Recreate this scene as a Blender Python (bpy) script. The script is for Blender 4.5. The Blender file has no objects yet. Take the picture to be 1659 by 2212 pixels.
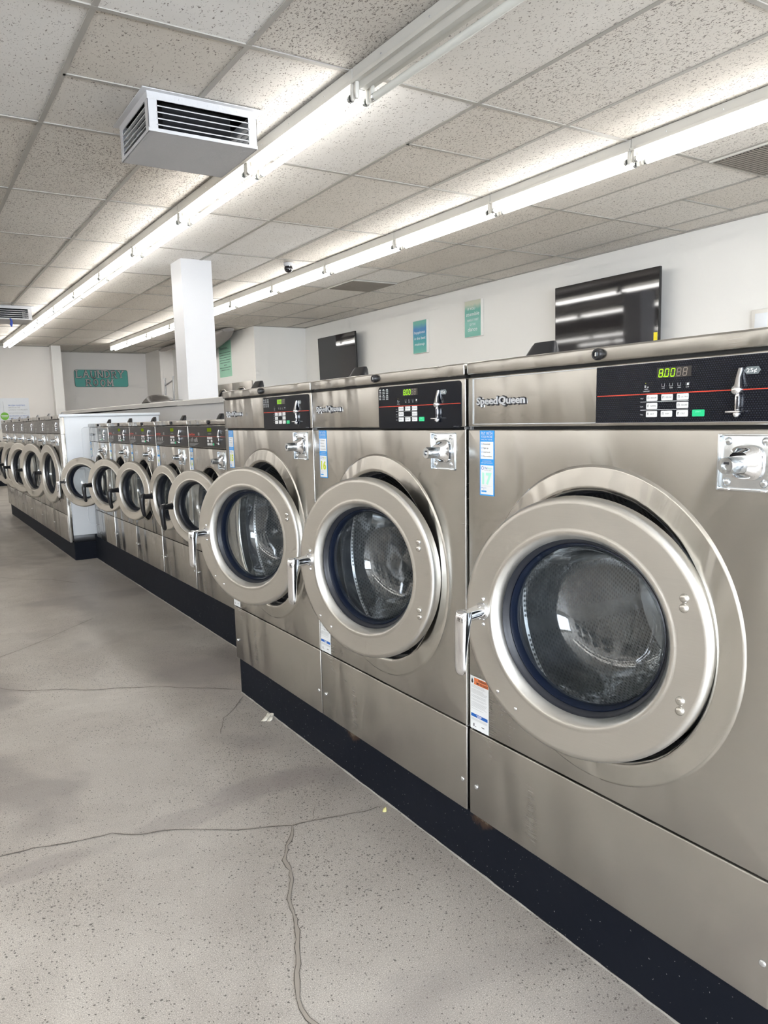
import bpy, bmesh, math, random
from mathutils import Matrix, Vector
random.seed(7)
PI = math.pi
scn = bpy.context.scene
COL = scn.collection

# ------------------------------------------------------------------ materials
def new_mat(name):
    m = bpy.data.materials.new(name); m.use_nodes = True
    nt = m.node_tree
    for n in list(nt.nodes): nt.nodes.remove(n)
    out = nt.nodes.new('ShaderNodeOutputMaterial')
    return m, nt, out

class N:
    """tiny node helper"""
    def __init__(s, nt): s.nt = nt
    def add(s, typ, **kw):
        n = s.nt.nodes.new(typ)
        for k, v in kw.items(): setattr(n, k, v)
        return n
    def link(s, a, b): s.nt.links.new(a, b)
    def math(s, op, a, b=None, c=None, clamp=False):
        n = s.add('ShaderNodeMath', operation=op, use_clamp=clamp)
        for i, v in enumerate((a, b, c)):
            if v is None: continue
            if isinstance(v, (int, float)): n.inputs[i].default_value = v
            else: s.link(v, n.inputs[i])
        return n.outputs[0]
    def coord(s, scale=(1, 1, 1), loc=(0, 0, 0), rot=(0, 0, 0), world=False):
        if world:
            o = s.add('ShaderNodeNewGeometry').outputs['Position']
        else:
            o = s.add('ShaderNodeTexCoord').outputs['Object']
        mp = s.add('ShaderNodeMapping')
        mp.inputs['Scale'].default_value = scale; mp.inputs['Location'].default_value = loc
        mp.inputs['Rotation'].default_value = rot
        s.link(o, mp.inputs['Vector']); return mp.outputs['Vector']
    def noise(s, vec, scale, detail=2.0, rough=.5, dist=0.0):
        n = s.add('ShaderNodeTexNoise'); n.inputs['Scale'].default_value = scale
        n.inputs['Detail'].default_value = detail; n.inputs['Roughness'].default_value = rough
        n.inputs['Distortion'].default_value = dist
        s.link(vec, n.inputs['Vector']); return n.outputs[0]
    def voro(s, vec, scale, feature='F1'):
        n = s.add('ShaderNodeTexVoronoi', feature=feature); n.inputs['Scale'].default_value = scale
        s.link(vec, n.inputs['Vector']); return n.outputs
    def ramp(s, fac, stops, interp='LINEAR'):
        n = s.add('ShaderNodeValToRGB'); cr = n.color_ramp; cr.interpolation = interp
        while len(cr.elements) < len(stops): cr.elements.new(.5)
        for e, (p, c) in zip(cr.elements, stops):
            e.position = p
            e.color = (c, c, c, 1) if isinstance(c, (int, float)) else (*c, 1)
        s.link(fac, n.inputs[0]); return n.outputs[0]
    def mix(s, fac, a, b, blend='MIX'):
        n = s.add('ShaderNodeMix', data_type='RGBA', blend_type=blend)
        for i, v in ((0, fac), (6, a), (7, b)):
            if isinstance(v, (int, float)): n.inputs[i].default_value = v
            elif isinstance(v, tuple): n.inputs[i].default_value = (*v, 1)
            else: s.link(v, n.inputs[i])
        return n.outputs[2]
    def bump(s, h, strength=.1, dist=.01):
        n = s.add('ShaderNodeBump'); n.inputs['Strength'].default_value = strength
        n.inputs['Distance'].default_value = dist
        s.link(h, n.inputs['Height']); return n.outputs[0]

def plain(name, col, rough=.5, metal=0, spec=.5, bump=None, coat=0):
    m, nt, out = new_mat(name); h = N(nt)
    b = h.add('ShaderNodeBsdfPrincipled')
    b.inputs['Base Color'].default_value = (*col, 1); b.inputs['Roughness'].default_value = rough
    b.inputs['Metallic'].default_value = metal; b.inputs['Specular IOR Level'].default_value = spec
    b.inputs['Coat Weight'].default_value = coat
    v = h.coord()
    nz = h.noise(v, 60, 2)
    c = h.mix(h.math('MULTIPLY', nz, .12), (*col,), tuple(x * .8 for x in col))
    h.link(c, b.inputs['Base Color'])
    if bump:
        h.link(h.bump(h.noise(v, bump[0], 3), bump[1], .004), b.inputs['Normal'])
    h.link(b.outputs[0], out.inputs[0]); return m

def steel(name, col=(.60, .56, .50), rough=.27, brush='y', wav=.5, wscale=3.0, streak=.05):
    m, nt, out = new_mat(name); h = N(nt)
    b = h.add('ShaderNodeBsdfPrincipled'); b.inputs['Metallic'].default_value = 1
    sc = {'y': (60, 9, 750), 'z': (60, 1400, 14), 'r': (300, 300, 300)}[brush]
    fine = h.noise(h.coord(sc), 1.0, 3, .6)
    big = h.noise(h.coord((1, 1.3, .45)), wscale, 2, .4, .6)
    smud = h.noise(h.coord((1, 1, .35)), 5, 4, .6)
    c = h.mix(fine, tuple(x * (1 - streak) for x in col), tuple(min(1, x * (1 + streak)) for x in col))
    h.link(c, b.inputs['Base Color'])
    r = h.math('ADD', h.math('MULTIPLY', fine, .03), rough - .06)
    r = h.math('ADD', r, h.math('MULTIPLY', smud, .10))
    h.link(r, b.inputs['Roughness'])
    n1 = h.add('ShaderNodeBump'); n1.inputs['Strength'].default_value = wav; n1.inputs['Distance'].default_value = .055
    h.link(big, n1.inputs['Height'])
    n2 = h.add('ShaderNodeBump'); n2.inputs['Strength'].default_value = .02; n2.inputs['Distance'].default_value = .0003
    h.link(fine, n2.inputs['Height']); h.link(n1.outputs[0], n2.inputs['Normal'])
    h.link(n1.outputs[0], b.inputs['Normal'])
    b.inputs['Anisotropic'].default_value = .72 if brush == 'y' else 0.0
    tg = h.add('ShaderNodeCombineXYZ'); tg.inputs[2].default_value = 1.0; h.link(tg.outputs[0], b.inputs['Tangent'])
    h.link(b.outputs[0], out.inputs[0]); return m

def glass_mat(name, tint=(.93, .95, .96), f0=1.62, scratch=True):
    m, nt, out = new_mat(name); h = N(nt)
    tr = h.add('ShaderNodeBsdfTransparent'); tr.inputs[0].default_value = (*tint, 1)
    gl = h.add('ShaderNodeBsdfGlossy'); gl.inputs['Roughness'].default_value = .03
    gl.inputs[0].default_value = (1, 1, 1, 1)
    lw = h.add('ShaderNodeLayerWeight'); lw.inputs[0].default_value = .5
    fac = h.math('ADD', .035, h.math('MULTIPLY', h.math('POWER', lw.outputs['Facing'], 3.5), .75))
    if scratch:
        nz = h.noise(h.coord(), 14, 5, .7, .6)
        bump = h.bump(nz, .15, .01); pass
    mx = h.add('ShaderNodeMixShader'); h.link(h.math('ADD', fac, .02), mx.inputs[0])
    df = h.add('ShaderNodeBsdfDiffuse'); df.inputs[0].default_value = (.62, .68, .72, 1)
    hz = h.add('ShaderNodeMixShader')
    haze = h.ramp(h.noise(h.coord((1, 1, 1)), 9, 3, .5, .8), [(.35, .010), (.75, .035)])
    h.link(haze, hz.inputs[0]); h.link(tr.outputs[0], hz.inputs[1]); h.link(df.outputs[0], hz.inputs[2])
    h.link(hz.outputs[0], mx.inputs[1]); h.link(gl.outputs[0], mx.inputs[2])
    h.link(mx.outputs[0], out.inputs[0]); return m

def emit(name, col, st):
    m, nt, out = new_mat(name); h = N(nt)
    e = h.add('ShaderNodeEmission'); e.inputs[0].default_value = (*col, 1); e.inputs[1].default_value = st
    h.link(e.outputs[0], out.inputs[0]); return m

def mat_wall(name, col):
    m, nt, out = new_mat(name); h = N(nt)
    b = h.add('ShaderNodeBsdfPrincipled'); b.inputs['Roughness'].default_value = .62
    v = h.coord(world=True)
    a = h.noise(v, .8, 4, .5); c2 = h.noise(v, 90, 3)
    c = h.mix(a, tuple(x * .955 for x in col), col)
    h.link(c, b.inputs['Base Color'])
    h.link(h.bump(c2, .12, .003), b.inputs['Normal'])
    h.link(b.outputs[0], out.inputs[0]); return m

def mat_floor():
    m, nt, out = new_mat('polished_concrete'); h = N(nt)
    b = h.add('ShaderNodeBsdfPrincipled')
    v = h.coord(world=True)
    big = h.noise(v, .9, 6, .58, .5); mid = h.noise(v, 3.3, 5, .62, .8); fine = h.noise(v, 420, 2, .6)
    c = h.mix(h.ramp(big, [(.36, 0.), (.62, 1.)]), (.46, .42, .375), (.66, .615, .555))
    c = h.mix(h.ramp(mid, [(.42, 0.), (.66, .55)]), c, (.40, .36, .32))
    c = h.mix(h.ramp(fine, [(.38, .55), (.60, 0.)]), c, (.26, .235, .21))
    c = h.mix(h.ramp(fine, [(.58, 0.), (.72, .60)]), c, (.90, .87, .83))
    # dark aggregate specks and pits, thicker in patches
    dens = h.ramp(h.noise(v, 1.6, 3, .6), [(.40, 0.), (.68, 1.)])
    for sc, thr, amt in ((105, .22, .8), (46, .13, .85), (230, .26, .6)):
        vo = h.voro(v, sc)
        wob = h.noise(v, sc * 1.6, 2)
        d = h.math('ADD', vo['Distance'], h.math('MULTIPLY', wob, .22))
        sel = h.math('GREATER_THAN', h.add_sep(vo['Color']) if False else h.sepx(vo['Color']), .36)
        t = h.math('ADD', thr * .75 + .1, h.math('MULTIPLY', dens, thr * .55))
        hole = h.math('MULTIPLY', h.math('LESS_THAN', d, t), sel)
        c = h.mix(h.math('MULTIPLY', hole, amt), c, (.10, .088, .078))
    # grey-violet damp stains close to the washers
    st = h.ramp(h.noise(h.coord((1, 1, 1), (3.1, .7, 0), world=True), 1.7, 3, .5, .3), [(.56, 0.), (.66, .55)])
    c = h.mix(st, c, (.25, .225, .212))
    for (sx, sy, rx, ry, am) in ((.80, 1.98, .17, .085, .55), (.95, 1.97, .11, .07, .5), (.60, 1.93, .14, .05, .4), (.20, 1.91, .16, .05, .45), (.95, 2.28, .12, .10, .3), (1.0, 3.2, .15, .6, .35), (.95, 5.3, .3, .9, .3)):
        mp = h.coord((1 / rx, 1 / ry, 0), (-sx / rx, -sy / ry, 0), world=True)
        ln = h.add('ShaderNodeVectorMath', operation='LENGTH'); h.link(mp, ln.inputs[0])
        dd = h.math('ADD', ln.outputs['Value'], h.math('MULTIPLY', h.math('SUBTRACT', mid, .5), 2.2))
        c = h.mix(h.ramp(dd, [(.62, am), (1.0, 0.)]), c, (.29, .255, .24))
    h.link(c, b.inputs['Base Color'])
    r = h.math('ADD', h.math('MULTIPLY', mid, .18), .30)
    h.link(r, b.inputs['Roughness'])
    b.inputs['Specular IOR Level'].default_value = .42

    h.link(b.outputs[0], out.inputs[0]); return m

def _sepx(self, c):
    n = self.add('ShaderNodeSeparateColor'); self.link(c, n.inputs[0]); return n.outputs[0]
N.sepx = _sepx

def mat_ceiling():
    m, nt, out = new_mat('fissured_tile'); h = N(nt)
    b = h.add('ShaderNodeBsdfPrincipled'); b.inputs['Roughness'].default_value = .85
    at = h.add('ShaderNodeAttribute', attribute_name='tile'); 
    sp = h.add('ShaderNodeSeparateColor'); h.link(at.outputs['Color'], sp.inputs[0])
    tone, dens, hue = sp.outputs
    v = h.coord(world=True)
    base = h.mix(tone, (.64, .595, .53), (.80, .775, .73))
    base = h.mix(h.math('MULTIPLY', hue, .7), base, (.90, .90, .89))
    cloud = h.noise(v, 2.2, 4, .6)
    base = h.mix(h.ramp(cloud, [(.35, .18), (.7, 0.)]), base, (.55, .50, .43))
    # worm-holes: short dark dashes; their number is the tile's own
    wv = h.coord((1, .55, 1), world=True)
    n1 = h.noise(wv, 135, 1.5, .5, .9)
    n2 = h.noise(wv, 78, 2, .6, .4)
    patch = h.noise(v, 2.6, 2, .5)
    # soot blown on the tiles around the air outlet
    dv = h.add('ShaderNodeVectorMath', operation='DISTANCE'); h.link(v, dv.inputs[0]); dv.inputs[1].default_value = (1.45, 4.75, 2.61)
    soot = h.math('SUBTRACT', 1.0, h.math('DIVIDE', dv.outputs['Value'], .95), clamp=True)
    soot = h.math('MULTIPLY', soot, h.ramp(h.noise(v, 5, 3), [(.3, .3), (.65, 1.)]))
    t = h.math('ADD', h.math('MULTIPLY', dens, .055), h.math('MULTIPLY', patch, .03))
    t = h.math('ADD', t, h.math('MULTIPLY', soot, .075))
    thr = h.math('SUBTRACT', .662, t)
    hole = h.math('MULTIPLY', h.math('SUBTRACT', n1, thr), 26, clamp=True)
    thr2 = h.math('SUBTRACT', .705, h.math('MULTIPLY', t, .9))
    hole2 = h.math('MULTIPLY', h.math('SUBTRACT', n2, thr2), 30, clamp=True)
    hole = h.math('MAXIMUM', hole, hole2)
    c = h.mix(h.math('MULTIPLY', hole, .85), base, (.15, .125, .105))
    c = h.mix(h.math('MULTIPLY', soot, .16), c, (.22, .20, .18))
    h.link(c, b.inputs['Base Color'])

    h.link(b.outputs[0], out.inputs[0]); return m

def mat_drum(col=(.36, .365, .37), pitch=.0085, r=.19):
    m, nt, out = new_mat('perforated_drum'); h = N(nt)
    b = h.add('ShaderNodeBsdfPrincipled'); b.inputs['Metallic'].default_value = .9; b.inputs['Roughness'].default_value = .32
    tc = h.add('ShaderNodeTexCoord'); s = h.add('ShaderNodeSeparateXYZ'); h.link(tc.outputs['Object'], s.inputs[0])
    ang = h.math('ARCTAN2', s.outputs[1], s.outputs[2])
    a = h.math('MULTIPLY', ang, r / pitch)
    x = h.math('DIVIDE', s.outputs[0], pitch * .87)
    row = h.math('FLOOR', x)
    a = h.math('ADD', a, h.math('MULTIPLY', h.math('MODULO', row, 2), .5))
    fa = h.math('SUBTRACT', h.math('FRACT', h.math('ADD', a, 500)), .5)
    fx = h.math('SUBTRACT', h.math('FRACT', x), .5)
    d = h.math('SQRT', h.math('ADD', h.math('MULTIPLY', fa, fa), h.math('MULTIPLY', fx, fx)))
    hole = h.math('LESS_THAN', d, .29)
    sect = h.math('FRACT', h.math('ADD', h.math('MULTIPLY', ang, 6 / (2 * PI)), 20.3))
    hole = h.math('MULTIPLY', hole, h.math('GREATER_THAN', sect, .13))
    c = h.mix(hole, col, (.02, .02, .022))
    h.link(c, b.inputs['Base Color']); h.link(h.math('SUBTRACT', .92, h.math('MULTIPLY', hole, .9)), b.inputs['Metallic'])
    h.link(b.outputs[0], out.inputs[0]); return m

def mat_plinth():
    m, nt, out = new_mat('black_kerb_paint'); h = N(nt)
    b = h.add('ShaderNodeBsdfPrincipled'); b.inputs['Roughness'].default_value = .6; b.inputs['Specular IOR Level'].default_value = .10
    v = h.coord(world=True)
    c = h.mix(h.noise(v, 3, 5, .6), (.004, .006, .011), (.012, .014, .020))
    spk = h.math('GREATER_THAN', h.noise(v, 190, 1), .765)
    c = h.mix(h.math('MULTIPLY', spk, .6), c, (.42, .42, .42))
    # rust and chipped paint under the joints between washers
    for y in (1.275, 1.875):
        dv = h.add('ShaderNodeVectorMath', operation='DISTANCE')
        sc = h.coord((0, 1, 1.2), world=True); h.link(sc, dv.inputs[0]); dv.inputs[1].default_value = (0, y, .150 * 1.2)
        d = h.math('ADD', dv.outputs['Value'], h.math('MULTIPLY', h.noise(v, 40, 4, .7), .07))
        r1 = h.ramp(d, [(.062, .9), (.078, 0.)])
        c = h.mix(r1, c, (.055, .035, .025))
        r2 = h.ramp(d, [(.045, .75), (.055, 0.)])
        c = h.mix(r2, c, (.17, .135, .10))
    h.link(c, b.inputs['Base Color'])
    h.link(h.bump(h.noise(v, 18, 4), .15, .006), b.inputs['Normal'])
    h.link(b.outputs[0], out.inputs[0]); return m

def mat_art(name, top, mid, low, border):
    m, nt, out = new_mat(name); h = N(nt)
    b = h.add('ShaderNodeBsdfPrincipled'); b.inputs['Roughness'].default_value = .7
    tc = h.add('ShaderNodeTexCoord'); s = h.add('ShaderNodeSeparateXYZ'); h.link(tc.outputs['Object'], s.inputs[0])
    z = h.math('ADD', s.outputs[2], h.math('MULTIPLY', h.noise(h.coord((1, 6, 2)), 4, 3), .06))
    c = h.ramp(h.math('DIVIDE', z, .42), [(0.0, low), (.45, mid), (.80, top), (.97, border)])
    h.link(c, b.inputs['Base Color']); h.link(b.outputs[0], out.inputs[0]); return m

def mat_dots(name, col, dot):
    m, nt, out = new_mat(name); h = N(nt)
    b = h.add('ShaderNodeBsdfPrincipled'); b.inputs['Roughness'].default_value = .22; b.inputs['Specular IOR Level'].default_value = .28
    tc = h.add('ShaderNodeTexCoord'); s = h.add('ShaderNodeSeparateXYZ'); h.link(tc.outputs['Object'], s.inputs[0])
    p = .0042
    z = h.math('DIVIDE', s.outputs[2], p * .8); row = h.math('FLOOR', z)
    y = h.math('ADD', h.math('DIVIDE', s.outputs[1], p), h.math('MULTIPLY', h.math('MODULO', row, 2), .5))
    fa = h.math('SUBTRACT', h.math('FRACT', h.math('ADD', y, 500)), .5); fx = h.math('SUBTRACT', h.math('FRACT', z), .5)
    d = h.math('ADD', h.math('MULTIPLY', fa, fa), h.math('MULTIPLY', fx, fx))
    c = h.mix(h.math('LESS_THAN', d, .05), col, dot)
    h.link(c, b.inputs['Base Color']); h.link(b.outputs[0], out.inputs[0]); return m

M = {}
M['steel'] = steel('brushed_steel', (.475, .462, .435), .25, 'y', .65, 3.0)
M['steel_ring'] = steel('brushed_ring_steel', (.60, .585, .55), .36, 'y', .05, 6)
M['steel_bez'] = steel('formed_steel', (.58, .565, .53), .22, 'y', .25, 7)
M['steel_dull'] = steel('satin_steel', (.58, .55, .51), .36, 'z', .2, 4)
M['chrome'] = plain('polished_chrome', (.80, .81, .83), .07, 1)
M['zinc'] = plain('zinc_plate', (.70, .74, .77), .22, 1, bump=(30, .3))
M['rubber'] = plain('black_rubber', (.010, .012, .018), .38, spec=.45)
M['navy'] = plain('dark_blue_door_seal', (.005, .009, .022), .30, spec=.5)
M['black'] = plain('black_plastic', (.014, .014, .016), .30)
M['dark'] = plain('dark_gap', (.012, .012, .012), .8)
M['sheet'] = plain('grey_sheet_metal', (.36, .36, .36), .45, .6)
M['glass'] = glass_mat('door_glass')
M['drum'] = mat_drum()
M['drumback'] = steel('drum_back', (.40, .41, .42), .3, 'r', .3, 9)
M['panel_black'] = plain('gloss_black_overlay', (.003, .005, .010), .18, spec=.22)
M['panel_dots'] = mat_dots('dotted_black_overlay', (.005, .006, .011), (.024, .026, .034))
M['panel_char'] = plain('charcoal_overlay', (.016, .015, .016), .36, spec=.3)
M['panel_grey'] = plain('grey_overlay', (.135, .125, .115), .35)
M['panel_silver'] = plain('slate_overlay', (.16, .19, .20), .35)
M['white_btn'] = plain('white_key', (.86, .87, .87), .45)
M['green_btn'] = plain('green_key', (.01, .62, .25), .4)
M['ink'] = plain('dark_ink', (.03, .03, .035), .5)
M['white_ink'] = plain('white_ink', (.78, .80, .80), .5)
M['grey_ink'] = plain('grey_ink', (.40, .42, .42), .5)
M['red'] = plain('red_stripe', (.62, .045, .018), .4)
M['red_ink'] = plain('red_ink', (.80, .05, .03), .4)
M['lcd_on'] = emit('lit_segment', (.42, 1.0, .03), .5)
M['lcd_off'] = plain('unlit_segment', (.035, .03, .028), .3)
M['lcd_dull'] = emit('dim_green_display', (.22, .30, .02), .22)
M['blue'] = plain('sticker_blue', (.03, .34, .82), .4)
M['deep_blue'] = plain('label_blue', (.01, .12, .48), .4)
M['paper'] = plain('label_white', (.84, .86, .87), .45)
M['mint'] = plain('mint_ink', (.45, .86, .70), .5)
M['lime'] = plain('lime_ink', (.60, .72, .04), .5)
M['orange'] = plain('warning_orange', (.83, .22, .07), .5)
M['badge'] = plain('badge_silver', (.66, .69, .72), .25, .5)
M['wall'] = mat_wall('white_wall_paint', (.86, .85, .815))
M['wall_back'] = mat_wall('cream_wall_paint', (.88, .845, .80))
M['col'] = mat_wall('pillar_paint', (.70, .705, .72))
M['cap'] = plain('ledge_laminate', (.70, .675, .645), .4, bump=(200, .05))
M['bulk'] = mat_wall('bulkhead_paint', (.87, .85, .83))
M['white_lam'] = plain('white_enamel', (.80, .83, .86), .35, bump=(8, .05))
M['ceil'] = mat_ceiling()
M['tbar'] = plain('tee_bar', (.40, .38, .345), .6)
M['lampw'] = plain('lamp_enamel', (.60, .585, .535), .38)
M['lampgrime'] = plain('lamp_side_enamel', (.60, .59, .55), .45, bump=(60, .1))
M['tube'] = emit('lit_tube', (1.0, .975, .94), 5.7)
M['deadtube'] = plain('unlit_tube', (.74, .75, .70), .25)
M['ventw'] = plain('vent_enamel', (.55, .55, .56), .5, bump=(90, .25))
M['ventdark'] = plain('vent_inside', (.008, .008, .010), .9)
M['grille'] = plain('grille_metal', (.25, .22, .185), .5)
M['screen'] = plain('tv_screen', (.006, .005, .008), .05, spec=.8)
M['tvcase'] = plain('tv_case', (.012, .012, .013), .4)
M['yellow'] = plain('yellow_label', (.90, .75, .02), .5)
M['pale_yellow'] = plain('pale_wrapper', (.62, .58, .25), .6)
M['floor'] = mat_floor()
M['crack'] = plain('crack_filler', (.37, .33, .285), .8)
M['crack_dark'] = plain('crack_dark_line', (.13, .115, .10), .9)  # dark lines and edges of the floor cracks
M['plinth'] = mat_plinth()
M['teal'] = plain('sign_teal', (.11, .44, .38), .55, bump=(25, .2))
M['signletter'] = plain('sign_letter', (.60, .58, .56), .6, bump=(60, .3))
M['green_paper'] = plain('green_paper', (.36, .66, .50), .6)
M['canvas'] = plain('canvas_edge', (.80, .78, .73), .8)
M['art_a'] = mat_art('art_blue', (.10, .27, .55), (.10, .42, .45), (.22, .55, .43), (.20, .50, .42))
M['art_b'] = mat_art('art_green', (.17, .45, .38), (.26, .55, .48), (.22, .52, .42), (.60, .62, .50))
M['leather'] = plain('dark_bag', (.030, .026, .024), .42, bump=(14, .5))
M['duct'] = plain('duct_wrap', (.30, .28, .265), .6, bump=(10, .8))
M['leadgreen'] = plain('poster_green', (.20, .55, .05), .5)
M['blue_cloth'] = plain('blue_ribbon', (.02, .06, .35), .6)
M['scrap'] = plain('paper_scrap', (.74, .70, .60), .8)
M['caulk'] = plain('floor_caulk', (.40, .375, .34), .8, bump=(60, .5))

# ------------------------------------------------------------------ mesh builder
def FR(y, z, x=0.0):      # decal frame on a face that looks to -x : tx -> -y, ty -> z, tz -> -x
    return Matrix(((0, 0, -1, x), (-1, 0, 0, y), (0, 1, 0, z), (0, 0, 0, 1)))
def FB(x, z, y=0.0):      # decal frame on a face that looks to -y : tx -> +x, ty -> z, tz -> -y
    return Matrix(((1, 0, 0, x), (0, 0, -1, y), (0, 1, 0, z), (0, 0, 0, 1)))

_tc = {}
def text_geo(s, ext=0.0, off=0.0):
    key = (s, ext, off)
    if key in _tc: return _tc[key]
    cu = bpy.data.curves.new('t', 'FONT'); cu.body = s; cu.size = 1; cu.extrude = ext; cu.offset = off
    cu.resolution_u = 2
    o = bpy.data.objects.new('t', cu); COL.objects.link(o)
    dg = bpy.context.evaluated_depsgraph_get(); dg.update()
    me = bpy.data.meshes.new_from_object(o.evaluated_get(dg))
    vs = [v.co.copy() for v in me.vertices]; fs = [tuple(p.vertices) for p in me.polygons]
    bpy.data.objects.remove(o); bpy.data.curves.remove(cu); bpy.data.meshes.remove(me)
    _tc[key] = (vs, fs); return _tc[key]

class MB:
    def __init__(s): s.v = []; s.f = []; s.m = []; s.mats = []
    def mi(s, mat):
        if mat not in s.mats: s.mats.append(mat)
        return s.mats.index(mat)
    def addgeo(s, vs, fs, mat):
        o = len(s.v); k = s.mi(mat)
        s.v += [tuple(v) for v in vs]
        for f in fs: s.f.append(tuple(i + o for i in f)); s.m.append(k)
        return s
    def bmadd(s, bm, mat, recalc=True):
        if recalc: bmesh.ops.recalc_face_normals(bm, faces=bm.faces)
        bm.verts.index_update()
        s.addgeo([v.co.copy() for v in bm.verts], [tuple(v.index for v in f.verts) for f in bm.faces], mat); bm.free(); return s
    def box(s, a, b, mat, bev=0.0, seg=2, mtx=None):
        bm = bmesh.new(); bmesh.ops.create_cube(bm, size=1)
        c = [(a[i] + b[i]) / 2 for i in range(3)]; d = [abs(b[i] - a[i]) for i in range(3)]
        for v in bm.verts: v.co = Vector((c[0] + v.co.x * d[0], c[1] + v.co.y * d[1], c[2] + v.co.z * d[2]))
        if bev > 0: bmesh.ops.bevel(bm, geom=list(bm.edges), offset=min(bev, min(d) * .49), segments=seg, affect='EDGES', profile=.5)
        if mtx is not None:
            for v in bm.verts: v.co = mtx @ v.co
        return s.bmadd(bm, mat)
    def lathe(s, prof, c, mat, n=64, axis='x', cap0=False, cap1=False):
        """prof: (r, out) with 'out' measured along -x (axis x) or +z (axis z) or -y (axis y)"""
        bm = bmesh.new(); rings = []
        for r, o in prof:
            ring = []
            for i in range(n):
                t = 2 * PI * i / n; ct, st = r * math.cos(t), r * math.sin(t)
                if axis == 'x': p = (c[0] - o, c[1] + ct, c[2] + st)
                elif axis == 'z': p = (c[0] + ct, c[1] + st, c[2] + o)
                else: p = (c[0] + ct, c[1] - o, c[2] + st)
                ring.append(bm.verts.new(p))
            rings.append(ring)
        for a, b in zip(rings, rings[1:]):
            for i in range(n): bm.faces.new((a[i], a[(i + 1) % n], b[(i + 1) % n], b[i]))
        if cap0: bm.faces.new(rings[0])
        if cap1: bm.faces.new(list(reversed(rings[-1])))
        return s.bmadd(bm, mat)
    def cyl(s, c, r, h, mat, axis='x', n=20, bev=0.0):
        pr = [(r, 0), (r, h)] if bev <= 0 else [(r, 0), (r, h - bev), (r - bev * .4, h - bev * .3), (r - bev, h)]
        return s.lathe(pr, c, mat, n, axis, True, True)
    def dome(s, c, r, h, mat, axis='x', n=16):
        pr = [(r * math.cos(a), h * math.sin(a)) for a in (0, .35, .7, 1.05, 1.35)]
        return s.lathe(pr, c, mat, n, axis, False, True)
    def tube(s, pts, r, mat, n=10, caps=True):
        pts = [Vector(p) for p in pts]; rs = r if isinstance(r, (list, tuple)) else [r] * len(pts)
        bm = bmesh.new(); rings = []; up = Vector((0, 0, 1)); prev = None
        for i, p in enumerate(pts):
            t = (pts[min(i + 1, len(pts) - 1)] - pts[max(i - 1, 0)]).normalized()
            a = (up if prev is None else prev); a = a - t * a.dot(t)
            if a.length < 1e-4: a = Vector((1, 0, 0)) - t * t.x
            a.normalize(); prev = a; b = t.cross(a)
            rings.append([bm.verts.new(p + a * rs[i] * math.cos(2 * PI * k / n) + b * rs[i] * math.sin(2 * PI * k / n)) for k in range(n)])
        for u, w in zip(rings, rings[1:]):
            for k in range(n): bm.faces.new((u[k], u[(k + 1) % n], w[(k + 1) % n], w[k]))
        if caps: bm.faces.new(rings[0]); bm.faces.new(list(reversed(rings[-1])))
        return s.bmadd(bm, mat)
    def loft(s, secs, mat, n=20, ex=4.0):
        """secs: (center, a_vec, b_vec): superellipse rings"""
        bm = bmesh.new(); rings = []
        for c, a, b in secs:
            c, a, b = Vector(c), Vector(a), Vector(b); ring = []
            for k in range(n):
                t = 2 * PI * k / n; ct, st = math.cos(t), math.sin(t)
                x = math.copysign(abs(ct) ** (2 / ex), ct); y = math.copysign(abs(st) ** (2 / ex), st)
                ring.append(bm.verts.new(c + a * x + b * y))
            rings.append(ring)
        for u, w in zip(rings, rings[1:]):
            for k in range(n): bm.faces.new((u[k], u[(k + 1) % n], w[(k + 1) % n], w[k]))
        bm.faces.new(rings[0]); bm.faces.new(list(reversed(rings[-1])))
        return s.bmadd(bm, mat)
    def text(s, t, F, h, mat, w=None, n=.0003, ext=0.0, off=0.0, center=False, it=0.0):
        """h: cap height, w: full width"""
        vs, fs = text_geo(t, ext / h * .7 if ext else 0.0, off)
        if not vs: return s
        x0 = min(v.x for v in vs); x1 = max(v.x for v in vs)
        sy = h / .70; sx = (w / (x1 - x0)) if w else sy
        sh = -((x1 - x0) * sx) / 2 if center else 0
        out = []
        for v in vs:
            out.append(F @ Vector(((v.x - x0) * sx + sh + v.y * sy * it, v.y * sy, n + (v.z * sy if ext else 0))))
        return s.addgeo(out, fs, mat)
    def rect(s, F, x0, y0, x1, y1, mat, n=.0003, r=0.0, th=0.0):
        """flat (or th-thick) rounded rectangle in the frame"""
        pts = []
        if r <= 0: pts = [(x0, y0), (x1, y0), (x1, y1), (x0, y1)]
        else:
            for cx, cy, a in ((x1 - r, y0 + r, -PI / 2), (x1 - r, y1 - r, 0), (x0 + r, y1 - r, PI / 2), (x0 + r, y0 + r, PI)):
                for k in range(6): t = a + PI / 2 * k / 5; pts.append((cx + r * math.cos(t), cy + r * math.sin(t)))
        top = [F @ Vector((x, y, n + th)) for x, y in pts]
        if th <= 0: return s.addgeo(top, [tuple(range(len(pts)))], mat)
        bot = [F @ Vector((x, y, n)) for x, y in pts]; k = len(pts)
        return s.addgeo(top + bot, [tuple(range(k))] + [(i, k + i, k + (i + 1) % k, (i + 1) % k) for i in range(k)] + [tuple(range(2 * k - 1, k - 1, -1))], mat)
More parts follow.
